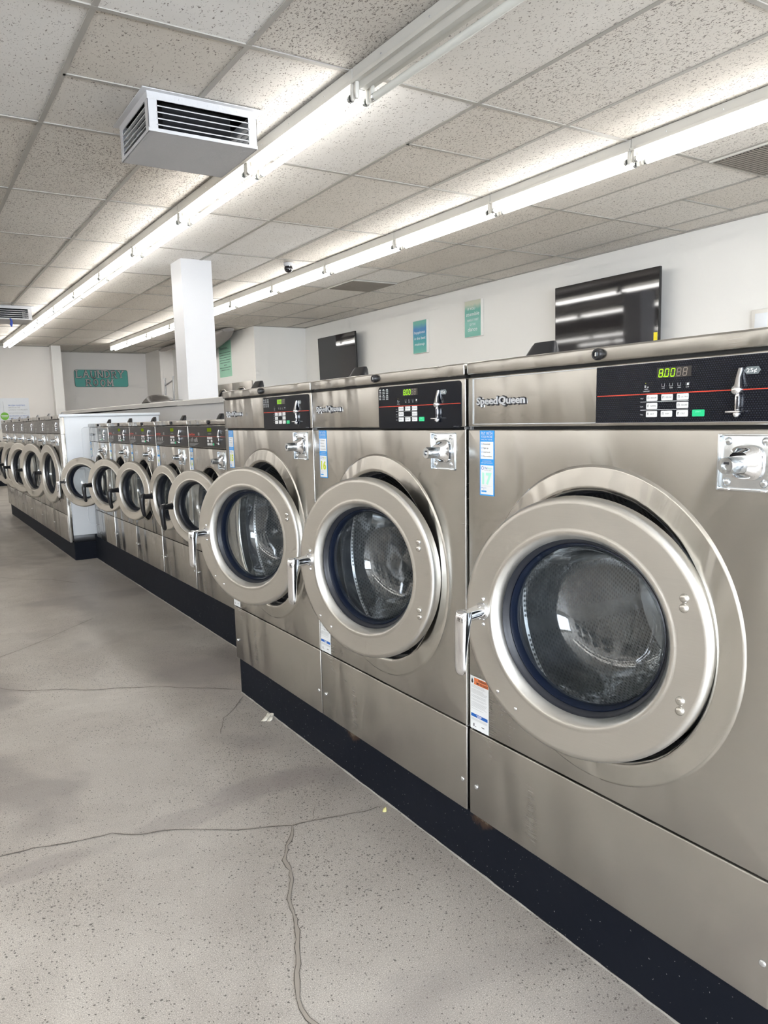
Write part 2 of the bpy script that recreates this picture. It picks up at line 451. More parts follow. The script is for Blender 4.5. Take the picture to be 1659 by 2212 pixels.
    def seven(s, F, x, y, w, h, mat_on, mat_off, d, t=.16, n=.0006):
        """seven segment digit"""
        segs = {'a': ((0, 1), (1, 1)), 'b': ((1, 1), (1, .5)), 'c': ((1, .5), (1, 0)), 'd': ((1, 0), (0, 0)), 'e': ((0, 0), (0, .5)), 'f': ((0, .5), (0, 1)), 'g': ((0, .5), (1, .5))}
        on = {'8': 'abcdefg', '0': 'abcdef', ' ': '', '6': 'acdefg', '5': 'acdfg'}[d]; tw = t * h * .5
        for k, (p, q) in segs.items():
            m = mat_on if k in on else mat_off
            if m is None: continue
            px, py, qx, qy = x + p[0] * w, y + p[1] * h, x + q[0] * w, y + q[1] * h
            sl = .12 * (py - y); sl2 = .12 * (qy - y)
            if abs(py - qy) < 1e-9: pts = [(min(px, qx) + tw * .3 + sl, py - tw), (max(px, qx) - tw * .3 + sl, py - tw), (max(px, qx) - tw * .3 + sl, py + tw), (min(px, qx) + tw * .3 + sl, py + tw)]
            else:
                lo, hi = min(py, qy), max(py, qy); pts = [(px - tw + .12 * (lo - y), lo + tw * .6), (px + tw + .12 * (lo - y), lo + tw * .6), (px + tw + .12 * (hi - y), hi - tw * .6), (px - tw + .12 * (hi - y), hi - tw * .6)]
            s.addgeo([F @ Vector((a, b, n)) for a, b in pts], [(0, 1, 2, 3)], m)
        return s
    def panel_hole(s, y0, y1, z0, z1, cy, cz, R, mat, th=.018, rnd=.0035, n=96):
        """front sheet in the plane x=0 (outside is -x) with a round hole and rounded outer edges"""
        angs = sorted(set([2 * PI * i / n for i in range(n)] + [math.atan2(z - cz, y - cy) % (2 * PI) for y in (y0 + rnd, y1 - rnd) for z in (z0 + rnd, z1 - rnd)]))
        def ray(a, e):
            dy, dz = math.cos(a), math.sin(a); t = 1e9
            if dy > 1e-9: t = min(t, (y1 - e - cy) / dy)
            if dy < -1e-9: t = min(t, (y0 + e - cy) / dy)
            if dz > 1e-9: t = min(t, (z1 - e - cz) / dz)
            if dz < -1e-9: t = min(t, (z0 + e - cz) / dz)
            return cy + dy * t, cz + dz * t
        rings = [[(.0, cy + R * math.cos(a), cz + R * math.sin(a)) for a in angs]]
        rings.insert(0, [(th, cy + R * math.cos(a), cz + R * math.sin(a)) for a in angs])
        base = [ray(a, rnd) for a in angs]
        rings.append([(0, y, z) for y, z in base])
        for e, x in ((rnd * .6, rnd * .12), (rnd * .2, rnd * .5), (0, rnd), (0, th)):
            ring = []
            for y, z in base:
                yy = y + (rnd - e) * (1 if abs(y - (y1 - rnd)) < 1e-6 else -1 if abs(y - (y0 + rnd)) < 1e-6 else 0)
                zz = z + (rnd - e) * (1 if abs(z - (z1 - rnd)) < 1e-6 else -1 if abs(z - (z0 + rnd)) < 1e-6 else 0)
                ring.append((x, yy, zz))
            rings.append(ring)
        k = len(angs); vs = [p for r in rings for p in r]; fs = []
        for r in range(len(rings) - 1):
            for i in range(k): fs.append((r * k + i, r * k + (i + 1) % k, (r + 1) * k + (i + 1) % k, (r + 1) * k + i))
        bm = bmesh.new(); bv = [bm.verts.new(p) for p in vs]
        for f in fs: bm.faces.new([bv[i] for i in f])
        bmesh.ops.recalc_face_normals(bm, faces=bm.faces)
        return s.bmadd(bm, mat)
    def build(s, name, parent=None, loc=None, smooth=True, origin=None):
        me = bpy.data.meshes.new(name)
        vs = s.v
        if origin is not None: vs = [(v[0] - origin[0], v[1] - origin[1], v[2] - origin[2]) for v in vs]
        me.from_pydata(vs, [], s.f)
        for m in s.mats: me.materials.append(M[m])
        me.polygons.foreach_set('material_index', s.m)
        if smooth:
            me.polygons.foreach_set('use_smooth', [True] * len(me.polygons)); me.set_sharp_from_angle(angle=math.radians(38))
        me.update()
        o = bpy.data.objects.new(name, me); COL.objects.link(o)
        if parent is not None: o.parent = parent
        if origin is not None: o.location = origin
        elif loc is not None: o.location = loc
        return o

def tag(o, label=None, cat=None, group=None, kind=None):
    if label: o['label'] = label
    if cat: o['category'] = cat
    if group: o['group'] = group
    if kind: o['kind'] = kind
    return o
def thing(name, loc, label, cat, group=None, rz=0.0):
    o = bpy.data.objects.new(name, None); COL.objects.link(o); o.location = loc; o.rotation_euler = (0, 0, rz)
    o.empty_display_size = .1
    return tag(o, label, cat, group)
def kids(o): return [c for c in bpy.data.objects if c.parent == o]
def copy_tree(o, parent=None):
    c = o.copy(); COL.objects.link(c)
    if parent is not None: c.parent = parent
    for ch in kids(o): copy_tree(ch, c)
    return c
def struct(o): o['kind'] = 'structure'; return o

# ------------------------------------------------------------------ camera (eye 1.09 m above the floor)
EYE = 1.09
F_PX, YAW, PITCH, ROLL = 1618.2, .54728, .15194, .0256
PX, PY = 783.1, 1152.2
cam = bpy.data.cameras.new('camera'); cam_o = bpy.data.objects.new('camera', cam); COL.objects.link(cam_o)
fwd = Vector((math.sin(YAW) * math.cos(PITCH), math.cos(YAW) * math.cos(PITCH), -math.sin(PITCH)))
rt = Vector((math.cos(YAW), -math.sin(YAW), 0)); dn = fwd.cross(rt)
r2 = math.cos(ROLL) * rt + math.sin(ROLL) * dn; d2 = -math.sin(ROLL) * rt + math.cos(ROLL) * dn
mw = Matrix.Identity(4)
for i in range(3): mw[i][0] = r2[i]; mw[i][1] = -d2[i]; mw[i][2] = -fwd[i]
mw[0][3], mw[1][3], mw[2][3] = 0, 0, EYE
cam_o.matrix_world = mw
cam.sensor_fit = 'HORIZONTAL'; cam.sensor_width = 36; cam.lens = 36 * F_PX / 1659
cam.shift_x = (829.5 - PX) / 1659; cam.shift_y = (PY - 1106) / 1659
cam.clip_start = .02; cam.clip_end = 100
scn.camera = cam_o

# ------------------------------------------------------------------ room shell
CZ = 2.61
XL, YN = -5.8, -3.8
b = MB(); b.box((XL - .2, YN - .2, -.1), (6.2, 17.0, 0), 'floor'); floor = struct(b.build('floor', smooth=False))

def ribbon(pts, w, mat, jit=.25, z=.0012, seed=1):
    rnd = random.Random(seed); P = [Vector((*p, 0)) for p in pts]; fine = []
    for a, c in zip(P, P[1:]):
        k = max(1, int((c - a).length / .018))
        for i in range(k): fine.append(a.lerp(c, i / k))
    fine.append(P[-1]); vs = []; n = len(fine)
    for i, p in enumerate(fine):
        t = fine[min(i + 1, n - 1)] - fine[max(i - 1, 0)]; t.normalize(); s_ = Vector((-t.y, t.x, 0))
        p = p + s_ * rnd.uniform(-1, 1) * .0022
        ww = w * (1 + rnd.uniform(-1, 1) * .5) * .5
        if i in (0, n - 1): ww *= .3
        vs += [(p.x + s_.x * ww, p.y + s_.y * ww, z), (p.x - s_.x * ww, p.y - s_.y * ww, z)]
    return vs, [(2 * i, 2 * i + 1, 2 * i + 3, 2 * i + 2) for i in range(n - 1)]
CR = {
 'A': ([(-.02, 2.03), (0.113, 2.018), (0.152, 2.012), (0.192, 2.011), (0.244, 1.993), (0.318, 1.975), (0.382, 1.968), (0.443, 1.918), (0.5, 1.905), (0.578, 1.86), (0.671, 1.79), (0.747, 1.758), (0.807, 1.728), (0.855, 1.72), (0.925, 1.704), (1.003, 1.683), (1.065, 1.678)], .0045),
 'B': ([(0.807, 1.728), (0.781, 1.682), (0.751, 1.647), (0.717, 1.595), (0.714, 1.562), (0.704, 1.527), (0.68, 1.478), (0.659, 1.449), (0.645, 1.393), (0.624, 1.34), (0.616, 1.314), (0.601, 1.294), (0.581, 1.248), (0.558, 1.209), (0.543, 1.167), (0.533, 1.141), (0.535, 1.113), (0.545, 1.06), (.55, 1.0)], .0075),
 'B2': ([(0.864, 1.718), (0.883, 1.75), (0.908, 1.788)], .002),
 'C': ([(.2, 3.42), (0.259, 3.409), (0.289, 3.358), (0.354, 3.3), (0.438, 3.252), (0.49, 3.23), (0.543, 3.177), (0.597, 3.139), (0.674, 3.111), (0.815, 3.033), (0.894, 2.965), (0.973, 2.9), (1.094, 2.791)], .0045),
 'D': ([(0.2, 3.80), (0.308, 3.884), (0.423, 3.968), (0.506, 4.037), (0.625, 4.159), (0.723, 4.256), (0.846, 4.367)], .004),
 'E': ([(0.45, 6.10), (0.533, 6.031), (0.639, 5.865), (0.835, 5.691), (0.969, 5.441)], .005),
 'F': ([(1.073, 2.714), (0.983, 2.599), (0.925, 2.547), (0.864, 2.419)], .003)}
for i, (k, (pts, w)) in enumerate(CR.items()):
    b = MB(); wide = k == 'B'
    vs, fs = ribbon(pts, w * (1.35 if wide else .75), 'crack', seed=i); b.addgeo(vs, fs, 'crack_dark')
    vs, fs = ribbon(pts, w * (1.0 if wide else .25), 'crack_dark', z=.0016, seed=i); b.addgeo(vs, fs, 'crack')
    b.build('crack', floor, smooth=False)

# walls
def wallbox(name, a, c, mat='wall'):
    b = MB(); b.box(a, c, mat); return struct(b.build(name, smooth=False))
wallbox('wall_right', (5.97, YN, 0), (6.15, 11.47, CZ))
wallbox('wall_jog', (5.04, 11.47, 0), (6.15, 16.95, CZ))
wallbox('wall_back_left', (XL, 15.70, 0), (2.63, 16.95, CZ), 'wall_back')
wallbox('wall_back', (2.63, 16.72, 0), (4.76, 16.95, CZ), 'wall_back')
wallbox('wall_back_pier', (2.63, 15.50, 0), (2.80, 16.72, CZ), 'wall')
wallbox('wall_back_return', (4.76, 15.70, 0), (5.04, 16.95, CZ), 'wall_back')
wallbox('wall_left', (XL - .15, YN, 0), (XL, 16.95, CZ), 'wall_back')
# near wall behind the viewer: shop window with mullions
b = MB()
b.box((XL, YN - .15, 0), (5.97, YN, .45), 'wall'); b.box((XL, YN - .15, 2.35), (5.97, YN, CZ), 'wall')
b.box((XL, YN - .15, .45), (XL + .3, YN, 2.35), 'wall'); b.box((5.4, YN - .15, .45), (5.97, YN, 2.35), 'wall')
struct(b.build('wall_front', smooth=False))
b = MB()
for x in (-5.5, -3.3, -1.1, 1.1, 3.3, 5.35): b.box((x, YN - .1, .45), (x + .05, YN - .04, 2.35), 'sheet')
b.box((-5.5, YN - .1, .45), (5.4, YN - .04, .5), 'sheet'); b.box((-5.5, YN - .1, 2.3), (5.4, YN - .04, 2.35), 'sheet')
struct(b.build('window_1', smooth=False))
b = MB(); b.box((XL, 15.685, 0), (2.63, 15.70, .15), 'plinth'); struct(b.build('baseboard_back', smooth=False))

# ceiling: each tile its own flat panel in one mesh, tone and pore density per tile
X0, Y0, DX, DY = .7686, 3.0647, .6096, 1.2192
xs = [XL] + [X0 + DX * i for i in range(-10, 9)] + [5.97]
ys = [YN] + [Y0 + DY * j for j in range(-5, 12)] + [16.95]
rt_ = random.Random(11)
vs, fs, cols = [], [], []
white_tiles = {(1, 0): .35, (0, 1): .15, (2, 0): .8, (2, 1): .3, (3, 2): 1.0, (2, 2): .9, (2, 3): .9, (6, 3): .8, (5, 3): .8, (3, 3): .9, (0, -1): .8, (-1, 0): .8, (1, -1): .1}
dense_tiles = {(1, -1): 1.0, (3, 0): .75, (3, -1): .85, (4, -1): .55, (5, -1): .7, (4, 1): 1.0, (0, 1): .6, (1, 1): .75, (0, 2): .8, (1, 2): .9, (0, 3): .7, (1, 3): .5, (6, 0): .5, (4, 0): .6, (5, 0): .2, (-1, 1): .5, (3, 1): .35}
halves = {(0, 0), (3, 0), (6, 3), (7, 0), (3, 4), (6, -1)}
for a in range(len(xs) - 1):
    for c in range(len(ys) - 1):
        i, j = a - 1 - 10, c - 1 - 5          # tile spanning grid lines i..i+1, j..j+1
        x_a, x_b, y_a, y_b = xs[a], xs[a + 1], ys[c], ys[c + 1]
        cuts = [(y_a, y_b)]
        if (i, j) in halves: m_ = (y_a + y_b) / 2; cuts = [(y_a, m_), (m_, y_b)]
        for (p, q) in cuts:
            k = len(vs); z = CZ + rt_.uniform(0, .004)
            vs += [(x_a, p, z), (x_b, p, z + rt_.uniform(-.002, .002)), (x_b, q, z + rt_.uniform(-.002, .002)), (x_a, q, z)]
            fs.append((k, k + 3, k + 2, k + 1))
            hu = white_tiles.get((i, j), 0.0); de = dense_tiles.get((i, j), rt_.uniform(.1, .7))
            if hu > .5: de = .02
            cols.append((rt_.uniform(.1, .8), de, hu))
me = bpy.data.meshes.new('ceiling'); me.from_pydata(vs, [], fs); me.materials.append(M['ceil'])
ca = me.color_attributes.new('tile', 'FLOAT_COLOR', 'CORNER')
for p in me.polygons:
    for li in p.loop_indices: ca.data[li].color = (*cols[p.index], 1)
ceil = bpy.data.objects.new('ceiling', me); COL.objects.link(ceil); struct(ceil)
b = MB(); b.box((XL, YN, CZ + .02), (6.15, 16.95, CZ + .1), 'wall'); b.build('ceiling_slab', ceil, smooth=False)
b = MB()
for x in xs[1:-1]: b.box((x - .012, YN, CZ - .003), (x + .012, 16.7, CZ + .002), 'tbar')
for y in ys[1:-1]: b.box((XL, y - .012, CZ - .0035), (5.97, y + .012, CZ + .002), 'tbar')
for (i, j) in halves:
    y = Y0 + DY * (j + .5); b.box((X0 + DX * i, y - .010, CZ - .003), (X0 + DX * (i + 1), y + .010, CZ + .002), 'tbar')
b.box((5.945, YN, CZ - .007), (5.97, 11.47, CZ + .002), 'tbar')
b.box((XL, 15.68, CZ - .007), (2.63, 15.70, CZ + .002), 'tbar'); b.box((2.8, 16.70, CZ - .007), (4.76, 16.72, CZ + .002), 'tbar')
b.box((5.04, 11.45, CZ - .007), (5.97, 11.47, CZ + .002), 'tbar')
b.build('ceiling_grid', ceil, smooth=False)
b = MB(); b.box((XL, YN, CZ + .012), (5.97, 16.7, CZ + .016), 'dark')
# flush return-air grilles
def grille(xa, xb, ya, yb, label):
    b = MB(); b.box((xa, ya, CZ - .012), (xb, yb, CZ + .004), 'lampgrime')
    n = 26
    for k in range(n):
        y = ya + .02 + (yb - ya - .04) * k / (n - 1)
        b.box((xa + .02, y - .0065, CZ - .016), (xb - .02, y + .0065, CZ - .012), 'grille')
    b.box((xa + .016, ya + .016, CZ - .013), (xb - .016, yb - .016, CZ - .0122), 'ventdark')
    tag(b.build('ceiling_grille', smooth=False), label, 'air grille')
grille(X0 + DX * 6 + .012, X0 + DX * 7 - .012, 2.455, 3.053, 'louvred return-air grille in the ceiling at the upper right edge of the photo')
grille(X0 + DX * 6 + .012, X0 + DX * 7 - .012, 7.345, 7.93, 'dark square return-air grille in the ceiling beyond the black camera dome')

# pillar, low bulkhead wall with its ledge
b = MB(); b.box((2.40, 7.07, 1.27), (2.70, 7.37, CZ), 'col'); struct(b.build('pillar', smooth=False))
b = MB(); b.box((2.085, .4, 0), (2.72, 11.62, 1.24), 'bulk'); struct(b.build('wall_bulkhead', smooth=False))
def ledge(y0, y1, dz=0):
    b = MB(); zt = lambda y: 1.276 + (y - 5.28) * .0042 + dz
    vs = []
    for y in (y0, y1):
        for x, z in ((2.05, zt(y) - .042), (2.78, zt(y) - .042), (2.78, zt(y)), (2.055, zt(y)), (2.05, zt(y) - .005)): vs.append((x, y, z))
    fs = [(0, 1, 2, 3, 4), (9, 8, 7, 6, 5)] + [(i, 5 + i, 5 + (i + 1) % 5, (i + 1) % 5) for i in range(5)]
    b.addgeo(vs, fs, 'cap'); struct(b.build('trim_4', smooth=False))
ledge(.4, 5.33); ledge(5.333, 6.35, 0); ledge(6.353, 11.68, .003)
# black painted kerbs under the washer rows
def kerb(name, a, c):
    b = MB(); b.box(a, c, 'plinth', .004)
    rk = random.Random(len(name)); nk = int((c[1] - a[1]) / .03)
    b.tube([(a[0] - .001 + rk.uniform(-.001, .001), a[1] + (c[1] - a[1]) * i / nk, .0) for i in range(nk + 1)], [rk.uniform(.0012, .0042) for i in range(nk + 1)], 'caulk', 6); struct(b.build(name, smooth=False))
kerb('trim_1', (1.088, .50, 0), (2.0, 2.768, .145))
kerb('trim_2', (1.303, 2.768, 0), (2.08, 6.39, .205))
kerb('trim_3', (1.135, 6.39, 0), (2.0, 10.45, .145))

# ------------------------------------------------------------------ washers
def make_pay_sticker(root, y, z0, z1, w, num, numcol, small=False):
    """vertical blue and white payment sticker; y is its left edge"""
    b = MB(); H = z1 - z0; F = FR(y, z0)
    b.rect(F, 0, 0, w, H, 'blue', .0004, .0, .0003)
    s_ = H / .141
    b.rect(F, w * .06, H * .565, w * .94, H * .83, 'paper', .0009)
    b.rect(F, w * .06, H * .02, w * .94, H * .47, 'paper', .0009)
    N_ = .0013
    if not small:
        b.text('PAY WITH', FR(y - w * .11, z0 + H * .93), .0075 * s_, 'paper', w * .78, N_)
        b.text('YOUR PHONE', FR(y - w * .11, z0 + H * .885), .0055 * s_, 'paper', w * .78, N_)
        b.text('SIMPLE. FAST. SECURE.', FR(y - w * .11, z0 + H * .852), .0028 * s_, 'paper', w * .78, N_)
        for k, t in enumerate(('Download', 'Sign up', 'Add funds', 'Pay machine')):
            zz = z0 + H * (.785 - .062 * k)
            b.text(t, FR(y - w * .27, zz), .0030 * s_, 'ink', w * (.45, .34, .46, .58)[k], N_)
            b.lathe([(.0020, 0), (.0014, 0)], (-N_, y - w * .17, zz + .0015), 'blue', 10)
        b.text('GO CONTACTLESS', FR(y - w * .2, z0 + H * .525), .0026 * s_, 'paper', w * .62, N_)
        b.text('AND IN-APP DISCOUNTS', FR(y - w * .1, z0 + H * .495), .0028 * s_, 'paper', w * .8, N_)
        b.lathe([(.0040, 0), (.0030, 0)], (-N_, y - w * .21, z0 + H * .425), 'deep_blue', 14)
        b.text('Pay', FR(y - w * .36, z0 + H * .415), .0045 * s_, 'deep_blue', w * .18, N_)
        b.text('Range', FR(y - w * .55, z0 + H * .415), .0045 * s_, numcol, w * .30, N_)
        b.text('ACCEPTED HERE', FR(y - w * .33, z0 + H * .387), .0018 * s_, 'grey_ink', w * .44, N_)
        b.rect(F, w * .14, H * .150, w * .86, H * .1515, 'grey_ink', N_)
        b.text('Need machine', FR(y - w * .12, z0 + H * .115), .0017 * s_, 'deep_blue', w * .36, N_)
        b.text('ID', FR(y - w * .26, z0 + H * .095), .0017 * s_, 'deep_blue', w * .06, N_)
        b.rect(F, w * .12, H * .055, w * .48, H * .078, 'blue', N_, .0012)
        b.text(num, FR(y - w * .18, z0 + H * .185), H * .165, numcol, w * .66, N_, off=.045)
    else:
        for k in range(3): b.rect(F, w * .14, H * (.865 + .04 * k), w * .86, H * (.89 + .04 * k), 'paper', N_)
        for k in range(4): b.rect(F, w * .22, H * (.60 + .057 * k), w * .75, H * (.62 + .057 * k), 'ink', N_)
        b.text(num, FR(y - w * .2, z0 + H * .2), H * .15, numcol, w * .6, N_, off=.02)
        b.rect(F, w * .12, H * .07, w * .5, H * .10, 'blue', N_)
    o = b.build('pay_sticker', root, smooth=False); o['label'] = 'blue and white payment sticker'; return o

def make_warning(root, y, z0, w, h_):
    b = MB(); F = FR(y, z0); n = .0012
    b.rect(F, 0, 0, w, h_, 'paper', .0004, 0, .0003)
    b.rect(F, w * .22, h_ * .855, w * .99, h_ * .915, 'orange', n); b.rect(F, w * .22, h_ * .918, w * .99, h_ * .978, 'orange', n)
    b.text('WARNING', FR(y - w * .45, z0 + h_ * .930), .0050, 'ink', w * .45, n + .0003, off=.02)
    b.text('MISE EN GARDE', FR(y - w * .36, z0 + h_ * .867), .0050, 'ink', w * .60, n + .0003, off=.02)
    b.addgeo([F @ Vector((p[0] * w, p[1] * h_, n)) for p in ((.06, .89), (.11, .86), (.17, .89), (.15, .93), (.11, .97), (.08, .93))], [(0, 1, 2, 3, 4, 5)], 'ink')
    z = .83; r = random.Random(3)
    while z > .36:
        b.rect(F, w * .06, h_ * z, w * r.uniform(.7, .95), h_ * (z + .004), 'grey_ink', n); z -= .018
        if r.random() < .22: z -= .02
    b.rect(F, w * .05, h_ * .235, w * .95, h_ * .295, 'deep_blue', n)
    b.rect(F, w * .35, h_ * .27, w * .65, h_ * .283, 'paper', n + .0002); b.rect(F, w * .4, h_ * .245, w * .6, h_ * .258, 'paper', n + .0002)
    for k in range(3): b.rect(F, w * .06, h_ * (.20 - .014 * k), w * .93, h_ * (.204 - .014 * k), 'grey_ink', n)
    b.rect(F, w * .18, h_ * .05, w * .23, h_ * .11, 'ink', n); b.rect(F, w * .27, h_ * .05, w * .33, h_ * .06, 'ink', n)
    b.rect(F, w * .62, h_ * .085, w * .78, h_ * .098, 'ink', n); b.rect(F, w * .5, h_ * .03, w * .503, h_ * .13, 'grey_ink', n)
    o = b.build('warning_label', root, smooth=False); o['label'] = 'white paper warning label with an orange heading and a blue band'

def make_badge(root, y, z, w, h_, mat='badge'):
    b = MB()
    for wd, a, ww in (('Speed', 0.0, .455), ('Queen', .475, .525)):
        yy = y - a * w
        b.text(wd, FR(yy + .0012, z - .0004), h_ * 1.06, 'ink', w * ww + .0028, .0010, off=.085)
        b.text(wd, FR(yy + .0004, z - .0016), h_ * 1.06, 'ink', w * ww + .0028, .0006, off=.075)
        b.text(wd, FR(yy, z), h_, mat, w * ww, .0026, ext=.0010, off=.028)
    return b.build('name_badge', root)

def make_coin_slot(b, y, z, s_=1.0):
    """lever, round boss, barrel and coin tray flange on the overlay"""
    b.loft([((-.002, y - .004 * s_, z + .032 * s_), (0, .0032 * s_, 0), (.004, 0, .0)), ((-.006, y - .003 * s_, z + .018 * s_), (0, .0034 * s_, 0), (.004, 0, 0)), ((-.008, y - .0045 * s_, z + .004 * s_), (0, .0050 * s_, 0), (.006, 0, 0))], 'chrome', 14)
    b.lathe([(.0085 * s_, 0), (.0085 * s_, .006), (.006 * s_, .010), (.002, .012)], (-.001, y, z), 'chrome', 20, cap1=True)
    b.box((-.009, y - .0065 * s_, z - .031 * s_), (-.001, y + .0005 * s_, z - .006 * s_), 'chrome', .002)
    b.box((-.0095, y - .0055 * s_, z - .029 * s_), (-.009, y - .003 * s_, z - .010 * s_), 'ink')
    b.box((-.016, y - .013 * s_, z - .034 * s_), (-.001, y + .011 * s_, z - .0305 * s_), 'chrome', .0015)
    b.dome((-.004, y - .002, z - .036 * s_), .0055 * s_, .008, 'chrome', 'x', 12)

def make_coin_vault(root, yl, yr, z0, z1, proj=.038):
    b = MB(); cy, cz = (yl + yr) / 2, (z0 + z1) / 2; w = yl - yr
    # zinc frame, recessed face, four carriage bolts, dished cup
    b.box((-.004, yr, z0), (.001, yl, z0 + .004), 'zinc', .001); b.box((-.004, yr, z1 - .003), (.001, yl, z1), 'zinc', .001)
    b.box((-.006, yl - .003, z0), (.001, yl, z1), 'zinc', .001); b.box((-.004, yr, z0), (.001, yr + .003, z1), 'zinc', .001)
    b.box((-.0015, yr + .002, z0 + .002), (.004, yl - .002, z1 - .002), 'zinc', .001)
    b.loft([((-.001, cy - .003, cz), (0, w * .31, 0), (0, 0, (z1 - z0) * .31)), ((-.007, cy - .003, cz), (0, w * .30, 0), (0, 0, (z1 - z0) * .30)),
            ((-.008, cy - .003, cz), (0, w * .27, 0), (0, 0, (z1 - z0) * .27)), ((-.012, cy - .001, cz), (0, w * .22, 0), (0, 0, (z1 - z0) * .24)), ((-.020, cy + .001, cz), (0, w * .17, 0), (0, 0, (z1 - z0) * .19))], 'chrome', 28, 3.2)
    for yy in (yl - w * .17, yr + w * .17):
        for zz in (z0 + .013, z1 - .011): b.dome((-.0015, yy, zz), .0062, .003, 'zinc')
    for yy in (yl - w * .2, yr + w * .15): b.box((-.006, yy - .004, z0 + .0), (-.003, yy + .004, z0 + .0035), 'chrome', .001)
    o = b.build('coin_vault', root); o['label'] = 'zinc-plated coin vault door'
    b = MB(); r = w * .145
    b.lathe([(r * 1.05, 0), (r, proj * .6), (r, proj - .003), (r * .93, proj), (r * .45, proj), (r * .42, proj - .004), (.0006, proj - .004)], (-.012, cy + .002, cz - .002), 'zinc', 28)
    b.box((-.0125 - proj, cy - r * .3, cz), (-.010 - proj + .004, cy + r * .3, cz + r * .28), 'ink')
    b.build('lock_cylinder', o)
    return o

def door_parts(root, R, xh, mcy, zc, ang, style, depth=.10):
    """door hinged on its right edge; local centre (0,R,0) from the hinge edge"""
    k = R / .24
    b = MB(); C = (0, R, 0)
    prof = [(.172 * k, -.030), (.166 * k, -.026), (.163 * k, -.020), (.166 * k, -.011), (.171 * k, -.004), (.1745 * k, .0005), (.178 * k, .0018), (.1815 * k, .0008), (.1845 * k, .0), (.1855 * k, .0), (.2275 * k, .0), (.2285 * k, .0), (.2345 * k, -.0015), (.2385 * k, -.0055), (.24 * k, -.011), (.24 * k, -.026), (.232 * k, -.028), (.172 * k, -.030)]
    b.lathe(prof, C, 'steel_ring', 96)
    if style != 'black':
        for dz in (.090, .074, -.080, -.097): b.dome((0, R - .193 * k, dz * k), .0078 * k, .0045, 'steel_bez')
        for dy, dz in ((.16, -.151), (.119, -.176)): b.dome((0, R + dy * k, dz * k), .0038 * k, .0022, 'chrome', 'x', 10)
    else:
        for dz in (.09, -.09): b.dome((0, R - .193 * k, dz * k), .006 * k, .003, 'steel_bez', 'x', 10)
    door = b.build('door', root, loc=(xh, mcy - R, zc)); door.rotation_euler = (0, 0, ang)
    # rubber seal: black outer band and dark blue inner band
    b = MB()
    b.lathe([(.166 * k, -.018), (.165 * k, -.022), (.160 * k, -.027), (.156 * k, -.029), (.154 * k, -.033)], C, 'rubber', 72)
    b.lathe([(.154 * k, -.032), (.152 * k, -.031), (.1475 * k, -.040), (.1470 * k, -.052), (.1475 * k, -.058), (.150 * k, -.060), (.170 * k, -.050), (.171 * k, -.026)], C, 'navy' if style != 'black' else 'rubber', 72)
    b.build('door_seal', door)
    b = MB(); g = -.048; dp = depth * k
    pr = [(.1465 * k, g + .002), (.1460 * k, g - .006), (.142 * k, g - .014), (.139 * k, g - .03), (.135 * k, g - dp * .55), (.128 * k, g - dp * .85), (.117 * k, g - dp * 1.02), (.095 * k, g - dp * 1.13), (.06 * k, g - dp * 1.19), (.0015, g - dp * 1.21)]
    inner = [(max(.0005, r - .004), o + .004) for r, o in reversed(pr)]
    b.lathe(pr + inner + [pr[0]], C, 'glass', 72); b.build('door_glass', door)
    # handle
    b = MB(); u = R + .198 * k
    if style == 'chrome':
        b.lathe([(.0185, 0), (.0175, .003), (.0145, .006), (.0135, .03), (.0125, .052)], (0, u, .004), 'chrome', 24, cap1=True)
        t = .10
        def sec(z, a_, bb, xc, yc=0): return ((xc, u + yc, z), (0, a_, 0), (bb, 0, 0))
        b.loft([sec(.018, .009, .006, -.060), sec(.015, .0135, .012, -.058), (( -.058, u, .004), (0, .0145, 0), (.0150, 0, 0)), sec(-.012, .0138, .0125, -.061), sec(-.05, .0128, .0085, -.065), sec(-.095, .0120, .0070, -.067, .0), sec(-.104, .0105, .0058, -.067), sec(-.109, .006, .003, -.067)], 'chrome', 24, 3.6)
        for dz in (.03, -.022): b.dome((0, u - .004, dz), .0042, .0035, 'chrome', 'x', 12)
    else:
        b.lathe([(.017, 0), (.015, .006), (.0135, .045)], (0, u, 0), 'black', 20, cap1=True)
        b.tube([(-.040, u, .010), (-.054, u, .006), (-.060, u, -.012), (-.060, u, -.045), (-.057, u, -.080), (-.051, u, -.105), (-.048, u, -.112)], [.008, .0135, .0150, .0130, .0122, .0105, .005], 'black', 14)
        b.dome((0, u - .002, .024), .0035, .003, 'chrome', 'x', 8)
    h = b.build('door_handle', door); h['label'] = 'chrome lever handle' if style == 'chrome' else 'black lever handle'
    return door

